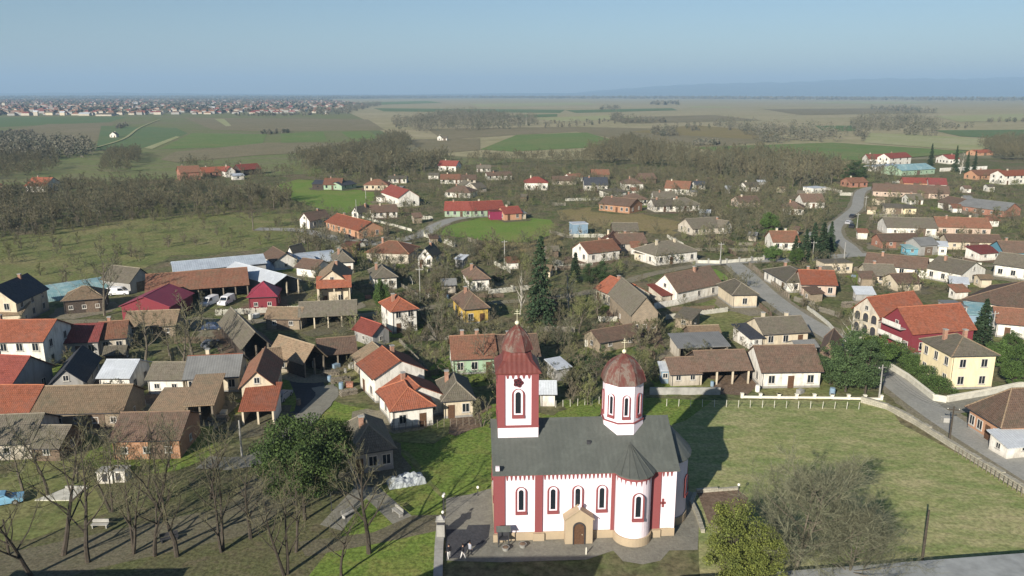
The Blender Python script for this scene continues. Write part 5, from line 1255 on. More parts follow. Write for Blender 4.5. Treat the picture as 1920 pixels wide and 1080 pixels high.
scatter([(860, 300), (1100, 292), (1100, 312), (1000, 325), (900, 312)], 7, B, 5, 9, 'bare tree on the field edge above the village', 'trees of the field edge', seed=5)
scatter([(1830, 275), (1900, 262), (2050, 262), (2050, 310), (1870, 300)], 6, B, 7, 11, 'bare tree in the wood at the far right edge', 'trees of the right wood', seed=6)
scatter([(430, 372), (500, 358), (555, 372), (550, 392), (440, 396)], 3.6, BU + ['bud0'], 3, 5, 'scrub bush at the tip of the left wood', 'bushes of the left wood', seed=7)
scatter([(-200, 470), (200, 415), (420, 402), (560, 405), (540, 460), (440, 480), (320, 470), (200, 520), (100, 520), (-200, 560)], 6.2, BU + ['bud1', 'bare0', 'bare3'], 1.5, 4.2, 'low bush scattered over the left meadow', 'bushes of the left meadow', seed=8)
scatter([(-200, 440), (60, 420), (240, 405), (420, 388), (560, 385), (560, 402), (430, 404), (240, 420), (60, 448), (-200, 480)], 3.4, BU + ['bud0'], 2, 4.5, 'scrub bush along the front edge of the left wood', 'bushes of the left wood', seed=50)
scatter([(540, 320), (620, 300), (760, 300), (900, 305), (880, 330), (700, 345), (600, 345)], 7, BU + ['bare0', 'bud1'], 2, 6, 'scrub in front of the upper grove', 'bushes of the upper grove', seed=51)
# between houses
VL = 'bare tree between the village houses'
scatter([(560, 430), (700, 420), (820, 455), (840, 560), (700, 580), (560, 520)], 5, B + BU, 3, 6.5, 'bare garden tree between the houses left of the spruce', 'garden trees left of the spruce', seed=9)
scatter([(780, 560), (1000, 540), (1240, 590), (1230, 760), (1030, 770), (860, 760), (760, 640)], 4.6, B + BU + ['bud0', 'bud1'], 2.5, 6.5, 'bare tree in the overgrown gardens behind the church', 'garden trees behind the church', seed=10)
scatter([(830, 460), (1040, 470), (1040, 545), (860, 560), (820, 500)], 4.8, B + BU, 3, 6.5, 'bare garden tree around the spruce', 'garden trees left of the spruce', seed=11)
scatter([(950, 325), (1340, 322), (1480, 352), (1480, 430), (1300, 420), (1200, 395), (1060, 380), (960, 380)], 5.5, B, 3.5, 7, 'bare tree between the white houses of the upper village', 'garden trees of the upper village', seed=12)
scatter([(1290, 395), (1480, 395), (1580, 400), (1560, 450), (1440, 430), (1370, 480), (1320, 470)], 5.2, B + ['bud0'], 3.5, 7.5, 'bare tree in the overgrown plot left of the road bend', 'garden trees left of the road', seed=13)
scatter([(690, 330), (960, 330), (960, 380), (830, 410), (700, 420), (760, 370)], 7.5, B, 3, 6, 'bare tree between the upper cottages', 'garden trees of the upper village', seed=14)
scatter([(1640, 330), (1960, 330), (1960, 520), (1640, 480), (1620, 400)], 9, B + BU, 2.5, 5.5, 'bare tree between the farm buildings on the right', 'garden trees on the right', seed=15)
scatter([(1500, 575), (1760, 560), (1800, 540), (1620, 500), (1740, 600), (1590, 620)], 8, BU + ['bud0'], 2, 4, 'bare shrub between the crimson house and the road fork', 'garden trees on the right', seed=16)
scatter([(240, 600), (470, 610), (450, 700), (250, 690)], 8, B + BU, 4, 8, 'bare tree on the yard left of the narrow mossy barn', 'yard trees on the left', seed=17)
scatter([(620, 700), (690, 780), (900, 830), (900, 790), (830, 800), (820, 720), (760, 660), (620, 640)], 7.5, BU, 1.5, 3.2, 'bare shrub around the orange farm', 'shrubs of the orange farm', seed=18)
scatter([(-100, 870), (500, 860), (520, 880), (420, 950), (100, 920), (-100, 940)], 6.5, B, 6, 9.5, 'bare tree at the back of the churchyard park', 'trees at the back of the park', seed=19)
scatter([(-100, 800), (60, 812), (240, 808), (430, 800), (500, 860), (340, 875), (-100, 880)], 8, B + BU, 3, 6, 'bare tree around the orange brick barn', 'trees at the back of the park', seed=20)
scatter([(1290, 640), (1420, 600), (1430, 700), (1300, 700)], 11, BU, 1.5, 3, 'bare shrub on the dry yard behind the pillared barn', 'shrubs behind the pillared barn', seed=21)
scatter([(100, 520), (260, 500), (340, 480), (240, 560), (110, 560)], 9, B + BU, 3, 7, 'bare tree along the edge of the left meadow', 'trees of the left meadow edge', seed=22)
scatter([(1540, 320), (1640, 310), (1680, 330), (1640, 345), (1590, 350)], 7, B, 5, 9, 'bare tree where the road leaves the village', 'trees where the road leaves', seed=23)
scatter([(330, 300), (345, 345), (560, 345), (540, 318), (490, 330)], 8, B, 4, 8, 'bare tree around the upper left houses', 'trees of the upper left houses', seed=24)
scatter([(870, 590), (1050, 600), (1240, 640), (1230, 730), (1050, 760), (880, 750)], 5.2, BU + ['bud1'], 1.5, 3.2, 'undergrowth bush behind the church', 'bushes behind the church', seed=25)
for i, (x, y, hh, k) in enumerate([(820, 640, 9, 'bare1'), (905, 700, 8, 'bare3'), (925, 480, 9, 'bare0'), (780, 600, 8, 'bare2'), (730, 450, 9, 'bare4'), (600, 470, 8, 'bare0'), (1230, 440, 6, 'bare2'), (560, 480, 9, 'bare2'), (1350, 425, 8, 'bare0'), (905, 800, 5, 'bush0')]):
    req.append((*P(x, y).xy, hh, k, VL, 'garden trees of the village', 1.0, i))
GB = ['gbush0', 'gbush1', 'gbush1']
def gscatter(poly, sp, h0, h1, label, group, seed):
    n0 = len(req); scatter(poly, sp, GB, h0, h1, label, group, seed=seed); new = req[n0:]; del req[n0:]
    for q in new: T(q[3], (q[0], q[1], 0), q[2], q[4], 'green_bush', 'bush', q[5], q[7], q[6])
gscatter([(1040, 590), (1240, 630), (1240, 740), (1040, 760)], 5, 1, 3.0, 'low olive green bush in the overgrown gardens behind the church', 'green bushes behind the church', 31)
gscatter([(740, 560), (940, 580), (930, 760), (840, 740), (760, 660)], 5.5, 1, 3.2, 'low olive green bush left of the bell tower', 'green bushes left of the bell tower', 32)
gscatter([(640, 540), (760, 520), (860, 480), (1040, 520), (1040, 560), (860, 560), (720, 590)], 9, 1, 2.8, 'low olive green bush in the gardens below the lane', 'green bushes below the lane', 33)
gscatter([(1500, 540), (1760, 550), (1640, 600), (1560, 600)], 8, 1, 2.6, 'low olive green bush above the crimson house', 'green bushes above the crimson house', 34)
gscatter([(1310, 440), (1440, 440), (1430, 480), (1370, 484), (1310, 470)], 8, 1.5, 3.5, 'low olive green bush behind the crossroads fence', 'green bushes behind the crossroads fence', 35)
gscatter([(560, 740), (700, 720), (700, 800), (560, 800)], 8, .8, 1.8, 'low olive green bush on the lawn below the orange farm', 'green bushes below the orange farm', 36)
bare = [q for q in req if not q[3].startswith('bush')]; bush = [q for q in req if q[3].startswith('bush')]
def inview(q): 
    return abs(q[0]) < q[1] * .68 + 6
bare.sort(key=lambda q: -(q[2] / math.hypot(q[0], q[1]) if inview(q) else 0)); bush.sort(key=lambda q: -(q[2] / math.hypot(q[0], q[1]) if inview(q) else 0))
NB, NS = 258, 280
for q in bare[:NB]:
    if q[1] > 190 and q[3].startswith('bare'): q = q[:3] + ('farbare%d' % (int(q[7] * 9) % 4),) + q[4:]
    T(q[3], (q[0], q[1], 0), q[2], q[4], 'bare_tree', 'tree', q[5], q[7], q[6])
for q in bush[:NS]:
    T(q[3], (q[0], q[1], 0), q[2], q[4], 'bare_bush', 'bush', q[5], q[7], q[6])
# (the village wide mesh of small bare trees is part of the masses below)
n0 = len(req)
scatter([(560, 350), (760, 325), (1000, 322), (1340, 322), (1500, 352), (1590, 350), (1560, 470), (1640, 500), (1800, 540), (1760, 560), (1500, 570), (1480, 600), (1430, 700), (1240, 720), (1030, 765), (880, 760), (700, 780), (560, 640), (540, 470)], 4.3, BU + B, 1.6, 5.2, 'bare', 'bare', m=.5, seed=60)
scatter([(1640, 340), (1920, 340), (1960, 560), (1700, 540), (1620, 460)], 6, BU + B, 1.5, 4.2, 'bare', 'bare', m=.5, seed=61)
scatter([(-60, 590), (240, 600), (470, 600), (560, 660), (540, 800), (-60, 860)], 5, BU + B, 1.5, 4.5, 'bare', 'bare', m=.4, seed=62)
MEADOWS = [gpoly(p) for p in ([(505, 352), (560, 336), (640, 345), (702, 358), (700, 385), (660, 402), (540, 380)], [(835, 425), (900, 408), (985, 408), (1035, 412), (1040, 438), (990, 455), (900, 450), (830, 440)], [(1045, 395), (1200, 400), (1290, 420), (1290, 440), (1110, 425), (1050, 412)], [(1262, 512), (1340, 505), (1368, 520), (1352, 546), (1300, 552)], [(1290, 560), (1350, 552), (1440, 580), (1400, 640), (1300, 640)], [(530, 700), (612, 700), (612, 740), (520, 800)])]
EXTRA = [q for q in req[n0:] if not any(inpoly(q[0], q[1], g) for g in MEADOWS)]; del req[n0:]
# low resolution models for the rest
LOW = []
for i in range(4):
    mb, arr = bare_parts(200 + i, 10, (.4, .55, .48, .36)[i], .12, 9, 6, 5, 2, (.8, .5, .65, 1.0)[i], .105); LOW.append(arr.reshape(-1, 4, 3))
def mass(name, items, mats, label, low=LOW):
    out = []; mi = []
    for q in items:
        a = low[int(q[7] * 7) % len(low)]; s = q[2] / 10; c, s_ = math.cos(q[7]), math.sin(q[7])
        x = a[..., 0] * s * q[6]; y = a[..., 1] * s * q[6]
        out.append(np.stack([x * c - y * s_ + q[0], x * s_ + y * c + q[1], a[..., 2] * s], -1).reshape(-1, 3)); mi.append(np.full(len(a), int(q[7] * 3) % len(mats)))
    if not out: return
    o = link(name, np_mesh(name, np.concatenate(out), 4, mats, np.concatenate(mi)))
    return tag(o, label, 'woodland', kind='stuff')
mass('bare_woodland', bare[NB:] + [q for q in EXTRA if not q[3].startswith('bush')], [M_twigf, M_twigf, M_twigg], 'brown bare woodland thickening around and above the village')
mass('bare_scrub', bush[NS:] + [q[:2] + (q[2] * 1.0,) + q[3:] for q in EXTRA if q[3].startswith('bush')], [M_twig, M_twigy, M_twigr], 'low bare scrub filling gaps between the houses')
# evergreen/green undergrowth and far tree belts
M_far = plain('far_twigs', (0.16, 0.15, 0.11), .95, .3, .02); M_farg = plain('far_dark', (0.11, 0.115, 0.08), .95, .3, .02)
M_ftree = [M_far, M_farg]
def belt(name, label, poly, sp, h0, h1, seed, size=1.6, per=90, kind='stuff'):
    g = gpoly(poly); r = random.Random(seed); rs = np.random.RandomState(seed)
    xs = [p.x for p in g]; ys = [p.y for p in g]; n = int((max(xs)-min(xs)) * (max(ys)-min(ys)) / sp**2); out = []; mi = []
    for _ in range(n):
        x, y = r.uniform(min(xs), max(xs)), r.uniform(min(ys), max(ys))
        if not inpoly(x, y, g): continue
        hh = r.uniform(h0, h1); hh *= r.choice([.6, .8, 1, 1, 1.15]); rad = hh * r.uniform(.25, .45)
        v = rs.normal(size=(per, 3)); v /= np.linalg.norm(v, axis=1, keepdims=True); v *= rs.uniform(.2, 1, (per, 1)) ** .4
        p = v * [rad, rad, hh * .5] + [x, y, hh * .52]
        out.append(leaf_cards(p, size, r.randrange(9999))); mi.append(np.full(per, r.random() < .3, 'i'))
    if not out: return
    o = link(name, np_mesh(name, np.concatenate(out), 3, M_ftree, np.concatenate(mi))); return tag(o, label, 'woodland', kind=kind)
BELTS = [
 ('dark bare wood belt with pale poplars in the fields above the village centre', [(735, 232), (800, 222), (850, 214), (905, 214), (960, 222), (1005, 226), (1005, 240), (900, 245), (800, 250), (750, 246)], 14, 9, 17),
 ('thin tree line running right of the poplar belt', [(1005, 233), (1130, 228), (1240, 226), (1260, 231), (1130, 236), (1010, 241)], 22, 5, 9),
 ('small tree clump at the fork of the far field tracks', [(1140, 226), (1155, 218), (1180, 226), (1250, 229), (1170, 233)], 12, 7, 14),
 ('short dark tree clump on the tan field', [(1220, 248), (1262, 244), (1270, 256), (1228, 256)], 9, 4, 11),
 ('long low dark bush on the tan field', [(1298, 268), (1346, 266), (1348, 273), (1300, 274)], 4, 2.5, 4.5),
 ('long wood belt right of centre in the far fields', [(1335, 235), (1420, 240), (1500, 246), (1560, 248), (1628, 252), (1628, 264), (1530, 268), (1440, 270), (1410, 262), (1390, 248)], 15, 8, 15),
 ('thin tree line left of the long wood belt', [(1180, 246), (1330, 232), (1420, 242), (1400, 246)], 30, 5, 9),
 ('dark mixed wood in the fields on the right', [(1590, 232), (1660, 222), (1740, 226), (1758, 240), (1756, 256), (1730, 258), (1650, 248), (1592, 244)], 16, 9, 18),
 ('thin dark wood line far out on the reed plain', [(1622, 204), (1690, 203), (1755, 208), (1755, 213), (1690, 212)], 30, 8, 14),
 ('tree line trailing right of the dark mixed wood', [(1758, 236), (1822, 238), (1825, 242), (1760, 244)], 16, 5, 9),
 ('small dark wood far out in the middle of the plain', [(1125, 203), (1160, 201), (1162, 207), (1125, 207)], 30, 8, 13),
 ('flat dark wood far out right of the small one', [(1218, 193), (1272, 194), (1272, 197), (1220, 197)], 40, 9, 14),
 ('dark wood edge at the left margin of the fields', [(-200, 268), (60, 262), (168, 276), (175, 296), (100, 300), (-200, 310)], 9, 7, 12),
 ('short dark hedge on the left fields', [(486, 248), (540, 246), (541, 252), (488, 253)], 9, 3, 5),
 ('small dark wood patch at the far left field', [(-100, 247), (62, 247), (58, 258), (-100, 262)], 12, 3, 6),
 ('dark tree line closing the town on the right', [(590, 212), (640, 206), (680, 196), (720, 196), (650, 214), (600, 218)], 24, 8, 16),
 ('low tree line in front of the distant town', [(500, 214), (590, 214), (590, 218), (400, 219)], 22, 5, 9),
 ('scattered bushes along the field track in the left fields', [(215, 238), (232, 232), (240, 236), (222, 243)], 8, 3, 6),
 ('wood strip across the plain below the hills', [(900, 182.5), (1300, 183), (1920, 187), (2100, 188), (2100, 190.5), (1900, 190), (1300, 186), (900, 184.5)], 75, 14, 24),
 ('dark woodland beyond the distant town', [(-300, 181.5), (400, 180.5), (900, 181), (900, 183), (600, 186), (350, 184), (-300, 186)], 80, 12, 22),
 ('scattered trees among the roofs of the distant town', [(-300, 190), (250, 185), (600, 186), (690, 198), (600, 211), (-300, 220)], 62, 6, 10),
 ('bush row on the far tan fields right of the mixed wood', [(1850, 228), (1920, 227), (1920, 230), (1850, 231)], 14, 5, 8),
]
for i, (lb, poly, sp, a_, b_) in enumerate(BELTS):
    far = poly[0][1] < 195; belt('tree_belt', lb, poly, sp, a_, b_, 100 + i, size=(8 if far else 2.0 if poly[0][1] < 225 else 1.1), per=(20 if far else 45 if poly[0][1] < 225 else 80))
for i, (x, y, hh) in enumerate([(994, 234, 16), (978, 236, 14), (986, 235, 17), (970, 236, 13)]):
    T('birch0', at(x, y), hh, 'pale poplar at the right end of the far wood belt', 'poplar_tree', 'tree', 'pale poplars of the far wood belt', wx=.8)
for i, (x, y, hh, lb) in enumerate([(1366, 238, 17, 'lone tree standing above the far thin tree line'), (1876, 230, 11, 'dark lone tree on the far right field'), (1808, 212, 9, 'small lone tree far out on the right plain'), (1412, 262, 13, 'tall bare tree at the left of the long wood belt'), (1466, 262, 14, 'round bare tree in the long wood belt')]):
    T('bare1', at(x, y), hh, lb, 'bare_tree')

# ------------------------------------------------------------------ the distant town: white buildings singly, the mass of houses as stuff
r = random.Random(4); mats = [RM['obrown'], WM['dirty'], RM['brown'], WM['grey'], RM['dred']]
town = MB(); g = gpoly([(-400, 218), (120, 217), (420, 214), (600, 212), (690, 200), (640, 190), (300, 187), (-400, 190)]); xs = [p.x for p in g]; ys = [p.y for p in g]
k = 0
while k < 2000:
    x, y = r.uniform(min(xs), max(xs)), min(ys) + (max(ys)-min(ys)) * r.random() ** 1.7
    if not inpoly(x, y, g): continue
    k += 1; a, b_, hh = r.uniform(5, 9), r.uniform(4, 6), r.uniform(3, 6); wm = 1 if r.random() < .3 else 3; rm = r.choice([0, 0, 2, 2, 4])
    town.add([(x-a, y-b_, 0), (x+a, y-b_, 0), (x+a, y+b_, 0), (x-a, y+b_, 0), (x-a, y-b_, hh), (x+a, y-b_, hh), (x+a, y+b_, hh), (x-a, y+b_, hh)], [(0, 1, 5, 4), (1, 2, 6, 5), (2, 3, 7, 6), (3, 0, 4, 7)], wm)
    town.add([(x-a, y-b_, hh), (x+a, y-b_, hh), (x+a, y+b_, hh), (x-a, y+b_, hh), (x-a*.5, y, hh+3), (x+a*.5, y, hh+3)], [(0, 1, 5, 4), (1, 2, 5), (2, 3, 4, 5), (3, 0, 4)], rm)
tag(town.build('distant_town', mats), 'distant town of small red and brown roofs on the left horizon', 'town', kind='stuff')
for i, (x, y, W_, hh, lb) in enumerate([(94, 216, 20, 8, 'long white building at the near edge of the distant town, second from the left'), (160, 217, 30, 6, 'low white hall in the near edge row of the distant town'), (198, 217.5, 44, 5, 'longest pale hall at the near edge of the distant town'),
        (118, 216.5, 14, 9, 'white gabled building at the near edge of the distant town'), (302, 213, 18, 8, 'white building in the middle of the near town edge'), (398, 206, 24, 10, 'bright white building with a dark doorway in the distant town'), (370, 192, 34, 10, 'white block in the middle distance of the town'),
        (68, 217, 12, 12, 'white tower block at the left of the near town edge'), (538, 207, 42, 7, 'white hall with a red end at the right of the distant town'), (420, 193, 26, 10, 'white block at the back of the distant town'), (545, 194, 18, 10, 'white house at the back right of the distant town'),
        (612, 214, 10, 6, 'lone white house at the right end of the distant town'), (595, 186, 120, 9, 'long white factory hall beyond the distant town'), (255, 197, 22, 10, 'pale block among the red roofs of the distant town'), (8, 202, 14, 22, 'pale chimney like tower at the left edge of the distant town')]):
    c = P(x, y); rt = E('distant_building', (c.x, c.y, 0), 0, lb, 'building')
    W_ *= .75; hh *= .7; wall_mesh(W_, W_*.5, hh, 2, 'p').build('wall', WM['cream' if i % 3 == 0 else 'dirty'], rt); m_, _ = roof_mesh(W_, W_*.5, hh, 2.5, 'p', None); m_.build('roof', RM['metal' if i % 2 else 'grey'], rt)
# ------------------------------------------------------------------ walls, fences, poles, lamps, cars, people, clutter
def wall_thing(label, pts, hh, th, mat, name='garden_wall', cat='wall', cap=None, rough=0.0, piers=0, pm=None):
    g = gpoly(pts); o = g[0]; root = E(name, (o.x, o.y, 0), 0, label, cat); mb = MB(); cp = MB()
    for i in range(len(g) - 1):
        a, b_ = g[i] - o, g[i+1] - o; L = (b_ - a).length; n = max(1, int(L / (1.2 if rough else 8))); u = (b_ - a).normalized(); v = Vector((-u.y, u.x, 0))
        for k in range(n):
            p0 = a.lerp(b_, k/n); p1 = a.lerp(b_, (k+1)/n); q = rnd.uniform(-rough, rough); t_ = th/2 * (1 + rnd.uniform(-rough, rough) * .6)
            c = [p0 - v*t_, p1 - v*t_, p1 + v*t_, p0 + v*t_]
            mb.add([(x.x, x.y, -.2) for x in c] + [(x.x, x.y, hh + q) for x in c], [(4, 5, 6, 7), (0, 1, 5, 4), (1, 2, 6, 5), (2, 3, 7, 6), (3, 0, 4, 7)])
            if cap:
                c = [p0 - v*(t_+.08), p1 - v*(t_+.08), p1 + v*(t_+.08), p0 + v*(t_+.08)]
                cp.add([(x.x, x.y, hh + .003) for x in c] + [(x.x, x.y, hh + .1) for x in c], [(3, 2, 1, 0), (4, 5, 6, 7), (0, 1, 5, 4), (1, 2, 6, 5), (2, 3, 7, 6), (3, 0, 4, 7)])
        if piers:
            n = max(1, round(L / piers))
            for k in range(n + 1):
                p = a.lerp(b_, k/n); m = MB().box(-.2, .2, -.2, .2, -.2, hh + .35).box(-.26, .26, -.26, .26, hh + .351, hh + .45); m.build('pillar', pm or mat, root, (p.x, p.y, 0), math.atan2(u.y, u.x))
    mb.build('wall_body', mat, root)
    if cap: cp.build('coping', cap, root)
    return root
M_stone = brick('wall_stone', (0.42, 0.39, 0.31), (0.32, 0.30, 0.24), (0.2, 0.19, 0.15), .6, .3)
M_pale = plain('wall_pale', (0.55, 0.53, 0.45), .9, .3, 1.0); M_wht = plain('fence_white', (0.72, 0.68, 0.56), .8, .15)
wall_thing('low rough stone wall between the church meadow and the road', [(1615, 754), (1665, 768), (1720, 798), (1780, 836), (1850, 880), (1930, 930), (2010, 985)], .9, .55, M_stone, 'stone_wall', rough=.12)
wall_thing('white coped garden wall in front of the pale yellow house', [(1664, 690), (1700, 712), (1750, 752), (1774, 756)], 1.0, .3, M_pale, cap=M_wht)
wall_thing('cream wall along the drive of the pale yellow house', [(1776, 755), (1850, 742), (1905, 730), (1960, 722)], 1.0, .3, M_pale, cap=M_wht)
wall_thing('pale concrete wall between the church meadow and the pillared barn', [(1218, 740), (1290, 740), (1350, 740)], 1.2, .25, M_conc)
wall_thing('low white wall with pillars in front of the long white house', [(1391, 746), (1460, 747), (1560, 748), (1652, 750)], .35, .25, M_wht, 'pillar_fence', 'fence', piers=2.35, pm=M_wht)
wall_thing('white panel fence at the crossroads', [(1306, 494), (1350, 495), (1362, 494), (1432, 488)], 1.0, .15, M_pale, 'panel_fence', 'fence', piers=4.2, pm=M_conc)
wall_thing('white yard wall around the red roofed shed', [(1226, 580), (1272, 572), (1310, 562), (1308, 550), (1268, 540)], 1.4, .2, WM['white'])
wall_thing('white wall sections running down from the asphalt street', [(796, 444), (815, 450), (833, 456), (852, 464)], 1.3, .2, M_pale, piers=3.2)
wall_thing('pale wall behind the cottage with the brown hipped roof', [(918, 552), (960, 547), (1000, 542)], 1.2, .2, M_pale, piers=5)
wall_thing('grey wall along the lane left of the upper cottages', [(660, 404), (700, 415), (740, 425), (772, 434)], .9, .2, M_pale)
wall_thing('dark picket fence along the straight road', [(1405, 500), (1430, 520), (1468, 552), (1478, 560)], .8, .12, M_post, 'picket_fence', 'fence', piers=1.4, pm=M_post)
wall_thing('long white wall beside the three dark spruces', [(1762, 322), (1800, 320), (1850, 318)], 2.2, .3, WM['white'])
wall_thing('white retaining kerb on the slope right of the straight road', [(1514, 580), (1532, 594), (1552, 610), (1568, 628)], .8, .3, M_pale)
wall_thing('pale wall of the long farmyard on the right', [(1634, 480), (1700, 488), (1760, 492), (1840, 498)], .8, .3, M_pale, rough=.1)
wall_thing('low stone edging of the brown earth bed, far side', [(1306, 924), (1384, 918)], .45, .35, M_stone, 'stone_edging', rough=.08)
wall_thing('curving stone edging of the brown earth bed beside the church', [(1303, 928), (1296, 945), (1306, 965), (1318, 1000)], .45, .4, M_stone, 'stone_edging', rough=.08)
wall_thing('pale concrete kerb path along the lawn left of the people', [(821, 1090), (823, 1030), (826, 990)], .35, .9, M_conc, 'kerb_wall')
gp = E('gate_pillar', P(827, 1008), 0, 'square gate pillar with a dark lantern opening left of the people', 'pillar')
MB().box(-.42, .42, -.42, .42, -.2, 1.7).box(-.5, .5, -.5, .5, 2.1, 2.25).build('shaft', M_conc, gp)
MB().box(-.36, .36, -.36, .36, 1.7, 2.1).build('lantern', M_steel, gp); MB().lathe([(.55, 2.25), (.02, 2.7)], 4, rot=math.pi/4).build('cap', M_conc, gp)
def wire_fence(label, a, b, n, hh=1.2, mat=None):
    A, B_ = P(*a), P(*b); t = E('wire_fence', A, 0, label, 'fence'); d_ = B_ - A
    mb = MB()
    for k in range(n + 1):
        p = d_ * (k / n); MB().tube((p.x, p.y, -.1), (p.x + rnd.uniform(-.05, .05), p.y, hh), .05, .045, 5).build('post', mat or M_post, t)
    for z in (.4, .8, hh - .05): mb.tube((0, 0, z), (d_.x, d_.y, z), .012, .012, 3)
    mb.build('wire', M_steel, t)
wire_fence('post and wire fence behind the right half of the church meadow', (1250, 762), (1610, 768), 16, mat=M_pale)
wire_fence('post and wire fence on the grass right of the bell tower', (1042, 765), (1150, 755), 8, mat=M_pale)
wire_fence('wooden post fence left of the bell tower roof', (700, 812), (915, 796), 18, 1.3)
wire_fence('dark wire fence along the inside of the low stone wall', (1790, 850), (1915, 930), 16, 1.1)

def pole(label, x, y, hh, dark=False, arm=True, lamp=False, mat=None):
    t = E('utility_pole', P(x, y), rnd.uniform(-.4, .4), label, 'pole'); m = mat or (M_barkd if dark else M_conc)
    MB().tube((0, 0, -.2), (0, 0, hh), .15, .09, 8).build('mast', m, t)
    if arm:
        MB().box(-.8, .8, -.05, .05, hh-.55, hh-.43).build('crossarm', m, t)
        for k in (-.7, 0, .7): MB().lathe([(.05, hh-.428), (.07, hh-.34), (.03, hh-.28)], 8, cx=k).build('insulator', M_pale, t)
    if lamp: MB().box(0, 1.0, -.04, .04, hh-.9, hh-.83).box(.9, 1.4, -.1, .1, hh-.95, hh-.82).build('street_light_arm', M_steel, t)
    return t
for a in [('dark wooden pole standing on the church meadow', 1729, 1050, 5.6, True, False), ('dark pole at the rough stone wall', 1779, 832, 5.4, True, True), ('pale concrete pole at the crossroads', 1350, 496, 6.2, False, True),
          ('concrete pole in front of the spruce clump at the road bend', 1523, 490, 5.8, False, True), ('concrete pole at the end of the white pillar fence', 1648, 748, 5.6, False, True), ('pale pole on the corner of the lane below the ruin', 454, 858, 5.2, False, False),
          ('pale pole on the bright meadow', 669, 414, 8, False, False), ('pole at the upper edge of the bright meadow', 686, 372, 6, False, True), ('pole on the lane right of the oval meadow', 946, 497, 7, False, True),
          ('pole by the street left of the church tower', 788, 566, 8, False, True), ('lamp pole at the road fork', 1582, 490, 5.5, False, False), ('pole right of the road in the distance', 1622, 396, 6, False, True), ('pole beside the long farm wall', 1606, 432, 6, False, True),
          ('tall bare pole by the asphalt yard', 578, 470, 10, True, False), ('pole at the yard of the long white house', 1412, 690, 5, False, False), ('pole beside the pale yellow house drive', 1858, 640, 6, False, True),
          ('dark bare pole at the left bottom edge of the park', 17, 1040, 4, True, False)]: pole(*a)
M_lamp = plain('lamp_globe_white', (0.8, 0.78, 0.7), .4, .05)
for lb, x, y, hh in [('lamp post with a white globe beside the paved yard', 832, 975, 3.0), ('lamp post on the lawn left of the church corner', 896, 930, 1.2), ('tall lamp post in front of the big pine', 622, 958, 6.0), ('lamp post by the small stone edging', 1383, 940, 2.2), ('short lamp post on the lawn above the paved yard', 833, 955, 2.0), ('lamp post at the near end of the paved yard', 831, 1000, 2.6)]:
    t = E('lamp_post', P(x, y), 0, lb, 'lamp'); MB().lathe([(.09, -.1), (.09, .15), (.045, .2), (.035, hh-.25)], 8).build('shaft', M_steel, t)
    MB().lathe([(.03, hh-.25), (.12, hh-.2), (.16, hh-.08), (.12, hh+.05), (.02, hh+.1)], 10).build('globe', M_lamp, t)

# overhead wires along the roads
def wires(label, a, b):
    A = P(*a[:2]) + Vector((0, 0, a[2])); B_ = P(*b[:2]) + Vector((0, 0, b[2])); u = (B_ - A); n_ = Vector((-u.y, u.x, 0)).normalized(); mb = MB(); N_ = 10
    for k in (-.6, 0, .6):
        pts = [u * (i/N_) + n_*k + Vector((0, 0, -1.2 * 4 * (i/N_) * (1-i/N_))) for i in range(N_+1)]
        for i in range(N_): mb.tube(pts[i], pts[i+1], .016, .016, 3, cap=False)
    tag(mb.build('power_line', M_steel, None, A), label, 'power line')
wires('power line from the rough stone wall pole to the white pillar fence pole', (1779, 832, 5.1), (1648, 748, 5.3)); wires('power line from the crossroads pole towards the spruce clump', (1350, 496, 5.9), (1523, 490, 5.5)); wires('power line from the white pillar fence pole up to the yard pole', (1648, 748, 5.3), (1412, 690, 4.8))
